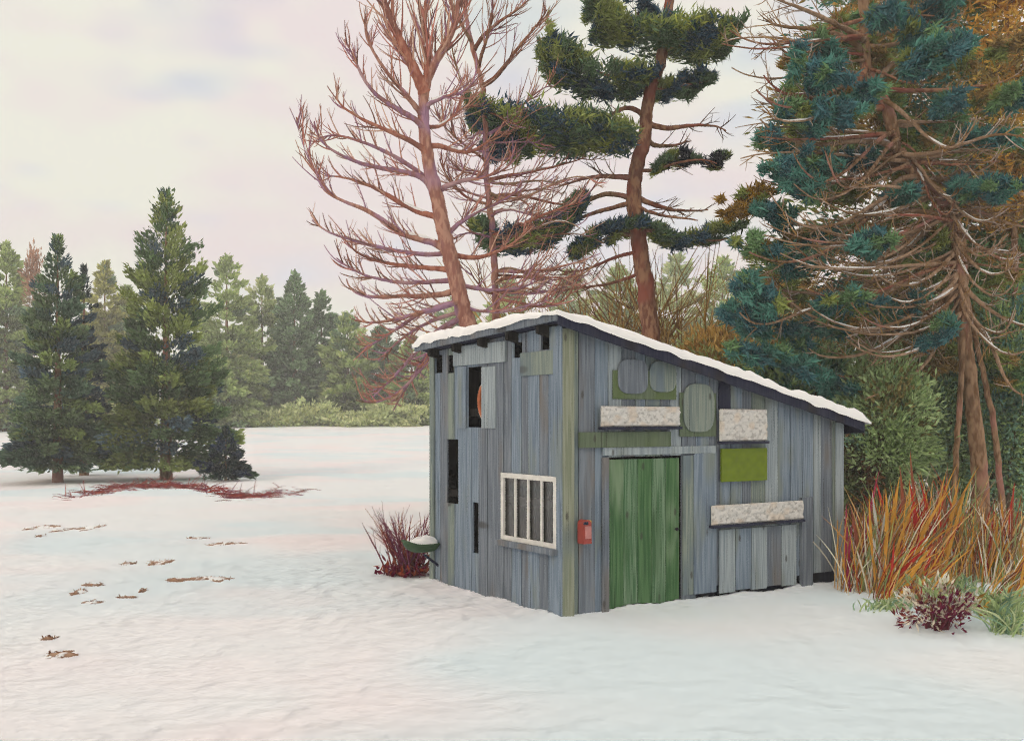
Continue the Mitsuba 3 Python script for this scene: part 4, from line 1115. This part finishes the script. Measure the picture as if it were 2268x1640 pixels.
FINE = [OC, RU, lin(206, 168, 110), lin(178, 130, 80), RD * 0.9, lin(140, 104, 70), lin(206, 200, 180), OC, lin(142, 150, 92), lin(128, 146, 96), lin(206, 200, 184)]
N3 = ('ochre_blade', 'red_blade', 'rust_blade')
for lab, x, y, nb, nf, h, ln, nm in [
        ('pale straw and magenta reed clump against the low corner of the shed', 1918, 1314, 8, 95, 260, 0.06, ('straw_blade', 'ochre_blade', 'magenta_blade', 'rust_blade')),
        ('rust red reed clump, second from the shed corner', 1950, 1310, 8, 95, 300, 0.06, ('ochre_blade', 'straw_blade', 'rust_blade', 'magenta_blade')),
        ('reed clump with a tall red blade in the middle of the reeds', 1990, 1305, 8, 95, 300, 0.06, N3),
        ('reed clump with scarlet arching blades leaning right', 1992, 1335, 8, 80, 180, 0.30, ('red_blade', 'ochre_blade', 'red_blade')),
        ('ochre reed clump left of the conifer stems', 2050, 1290, 8, 95, 290, 0.02, N3),
        ('tall ochre reed clump with one very long blade in front of the stems', 2098, 1275, 8, 95, 320, 0.03, ('ochre_blade', 'rust_blade', 'ochre_blade', 'red_blade')),
        ('golden reed clump under the crooked trunk', 2150, 1285, 8, 150, 230, 0.02, ('ochre_blade', 'rust_blade')),
        ('ochre reed clump with a red tip near the right edge', 2215, 1290, 9, 150, 250, 0.04, N3),
        ('low golden reed clump at the right edge leaning down', 2240, 1330, 7, 90, 140, 0.25, ('ochre_blade', 'ochre_blade', 'rust_blade')),
        ('rust reed clump hiding behind the straw reeds', 1935, 1285, 6, 160, 230, 0.0, ('rust_blade', 'ochre_blade')),
        ('reed clump behind, between the shed and the stems', 2010, 1270, 6, 170, 240, 0.0, ('rust_blade', 'ochre_blade', 'straw_blade'))]:
    reeds(lab, x, y, nb, nf, h, FINE, rng, ln, nm)

# snow-dusted bush in front of the reeds
BUR = [lin(112, 36, 66), lin(140, 92, 64), lin(196, 150, 62), lin(132, 60, 60)]
bush('burgundy_shrub', 'small burgundy and tan shrub with cream and green leaves, front right', 'shrub', 2074, 1345, 105, 62, 11.5, BUR + [lin(216, 208, 190), lin(150, 170, 116)], [4, 2, 1, 2, 5, 3], 900, 0.10, 0.03, rng, dep=0.35, up=0.5, per=30, stem_col=lin(104, 44, 56))
twig_bush('burgundy_shrub', 'bare dark red twigs standing up through the small burgundy shrub', 2082, 1380, 0.5, 26, 11.8, [lin(112, 40, 62), lin(140, 92, 64)], 0.42, 0.5, rng, 0.008, 3)
LGR = [lin(166, 186, 134), lin(148, 170, 114), lin(132, 164, 136), lin(192, 202, 160)]


def grass_clump(label, x, y, n, hpx, wd, cols, rng, lean=0.0):
    Y = EYE * FOC / (y - HY)
    c0 = P(x, y, Y)
    g = float(terrain(c0[:1], c0[1:2])[0])
    k = thing('grass_tuft', label, 'grass tuft')
    h = hpx / FOC * Y
    ms, ks = [], []
    for i in range(n):
        b = np.array([c0[0] + rng.normal(0, 0.5) * wd, c0[1] + rng.normal(0, 0.35) * wd, g - 0.03])
        v, f = blade(b, np.array([rng.normal(lean, 0.4), rng.normal(-0.1, 0.3), 1]), h * rng.uniform(0.4, 1.1), rng.uniform(0.014, 0.03), np.array([rng.normal(lean, 0.4), rng.normal(-0.1, 0.3), -0.3]), rng)
        ms.append((v, f)); ks.append(np.tile(pick(cols, 1, rng, None, 0.12), (len(v), 1)))
    put(k, 'blades', cat(ms), 'woody', color=np.vstack(ks))


grass_clump('pale green grass tuft left of the burgundy shrub', 1965, 1355, 110, 50, 0.30, LGR, rng, 0.1)
grass_clump('pale green grass tuft right of the burgundy shrub', 2205, 1372, 170, 110, 0.22, LGR, rng, 0.1)
grass_clump('light green grass tuft behind the burgundy shrub', 2120, 1312, 130, 70, 0.30, LGR, rng, -0.05)
grass_clump('green grass tuft at the right edge in front of the reeds', 2232, 1400, 120, 130, 0.18, LGR, rng, 0.05)

# ------------------------------------------------------------------ the red strip under the spruces and bare patches in the snow
rng = np.random.default_rng(81)
line = spline([(150, 1096), (215, 1088), (290, 1076), (360, 1078), (440, 1082), (510, 1099), (570, 1098), (620, 1090), (695, 1096)], 160)
ms, ks = [], []
for i in range(1150):
    x, y = line[int(np.clip(rng.uniform(8, 150) if rng.random() < 0.4 else rng.normal(66, 30), 0, 159))] + rng.normal(0, [8, 3.4])
    Y = EYE * FOC / (y - HY)
    b = P(x, y, Y)
    b[2] = float(terrain(b[:1], b[1:2])[0]) - 0.02
    d = np.array([rng.normal(0, 1.6), rng.normal(0, 0.6), rng.uniform(0.02, 0.25)])
    ln = rng.uniform(0.3, 0.75)
    q = spline([b, b + unit(d) * ln * 0.5, b + unit(d) * ln + [0, 0, -0.12 * ln]], 5)
    v, f = tube(q, np.linspace(0.018, 0.006, 5), 3)
    ms.append((v, f)); ks.append(np.tile(pick([lin(140, 48, 44), lin(150, 62, 46), lin(112, 52, 76), lin(110, 62, 48)], 1, rng, [4, 3, 2, 2], 0.15), (len(v), 1)))
scene['dead_bracken'] = mikit.ply(cat(ms), 'woody', color=np.vstack(ks))
labels['dead_bracken'] = {'label': 'low strip of dark red dead bracken in the snow below the spruces', 'category': 'bracken', 'kind': 'stuff'}


def patch(label, x, y, w, h, rng, cols=(lin(128, 92, 66), lin(96, 66, 48), lin(150, 116, 84))):
    Y = EYE * FOC / (y - HY)
    c0 = P(x, y, Y)
    g = float(terrain(c0[:1], c0[1:2])[0])
    rx = w / 2 / FOC * Y
    ry = max(h / 2 / FOC * Y * Y / EYE * 0.55, rx * 0.5)
    k = thing('bare_patch', label, 'bare patch')
    n1, n2 = 40, 8
    t = np.arange(n1) * 2 * np.pi / n1
    wob = 1 + 0.45 * (meshkit.noise(np.stack([np.cos(t) * 2 + x, np.sin(t) * 2 + y, t * 0], -1)) - 0.5) * 2 + 0.5 * (meshkit.noise(np.stack([np.cos(t) * 7 + x, np.sin(t) * 7 + y, t * 0], -1), 3) - 0.5)
    R = np.linspace(0, 1, n2)
    X = c0[0] + rx * np.outer(R, np.cos(t) * wob)
    Yy = c0[1] + ry * np.outer(R, np.sin(t) * wob)
    Z = terrain(X, Yy) + 0.012 * (1 - R[:, None] ** 2) + 0.035 * (meshkit.noise(np.stack([X * 14, Yy * 14, X * 0], -1)) - 0.35) * (1 - R[:, None] ** 3)
    Z[-1] = terrain(X[-1], Yy[-1]) - 0.03
    v = np.stack([X, Yy, Z], -1).reshape(-1, 3)
    f = np.array([[i * n1 + j, i * n1 + (j + 1) % n1, (i + 1) * n1 + (j + 1) % n1, (i + 1) * n1 + j] for i in range(n2 - 1) for j in range(n1)])[:, [0, 3, 2, 1]]
    put(k, 'soil', (v, f), 'soil', smooth=True)
    ms, ks = [], []
    for i in range(int(20 + 50 * rx)):
        r, a = rng.uniform(0, 1) ** 0.5, rng.uniform(0, 2 * np.pi)
        b = np.array([c0[0] + rx * r * math.cos(a), c0[1] + ry * r * math.sin(a), 0])
        b[2] = float(terrain(b[:1], b[1:2])[0]) - 0.01
        vv, ff = blade(b, np.array([rng.normal(0, 0.8), rng.normal(0, 0.6), 0.8]), rng.uniform(0.03, 0.09), rng.uniform(0.008, 0.016), np.array([rng.normal(0, 0.4), 0, -0.3]), rng)
        ms.append((vv, ff)); ks.append(np.tile(pick(list(cols), 1, rng, None, 0.15), (len(vv), 1)))
    put(k, 'dry_grass', cat(ms), 'woody', color=np.vstack(ks), kind='stuff')


for lab, x, y, w, h in [('light brown patch in the snow nearest the left edge, upper row', 92, 1166, 50, 26), ('small light brown patch in the snow, second in the upper row', 137, 1172, 34, 16), ('light brown patch in the snow, third in the upper row', 203, 1166, 46, 24),
                        ('tiny light brown patch in the snow below the first in the upper row', 92, 1186, 16, 8), ('thin brown patch in the snow below the dead bracken, left of a longer one', 438, 1188, 56, 10), ('long thin brown patch in the snow farthest right', 494, 1205, 82, 14),
                        ('small tan patch in the snow beside a darker brown one', 286, 1246, 34, 14), ('dark brown patch in the snow beside a smaller tan one', 356, 1244, 56, 22), ('small brown patch in the snow left of the long dark one', 396, 1284, 52, 14),
                        ('long dark brown patch in the snow below the middle of the field', 468, 1281, 96, 18), ('top arm of the curved brown patches in the snow', 207, 1296, 44, 9), ('left bend of the curved brown patches in the snow', 173, 1311, 30, 20),
                        ('bottom arm of the curved brown patches in the snow', 208, 1331, 48, 10), ('faint brown patch in the snow right of the curved ones', 282, 1319, 44, 9), ('tiny brown patch in the snow at the end of the faint one', 316, 1306, 20, 12),
                        ('small brown patch in the snow just above the big lowest one', 104, 1414, 34, 16), ('biggest red-brown patch in the snow at the lower left', 130, 1446, 64, 26)]:
    patch(lab, x, y, w, h, rng)

# ------------------------------------------------------------------ thin winter haze
scene['haze_air'] = {'type': 'homogeneous', 'albedo': {'type': 'rgb', 'value': [0.95, 0.95, 0.95]}, 'sigma_t': HAZE}
scene['haze'] = {'type': 'cube', 'to_world': T4().translate([0, 180, 11]).scale([335, 245, 14]), 'bsdf': {'type': 'null'}, 'interior': {'type': 'ref', 'id': 'haze_air'}}
scene['camera']['medium'] = {'type': 'ref', 'id': 'haze_air'}
labels['haze'] = {'label': 'thin pale winter haze over the field', 'kind': 'stuff', 'category': 'haze'}
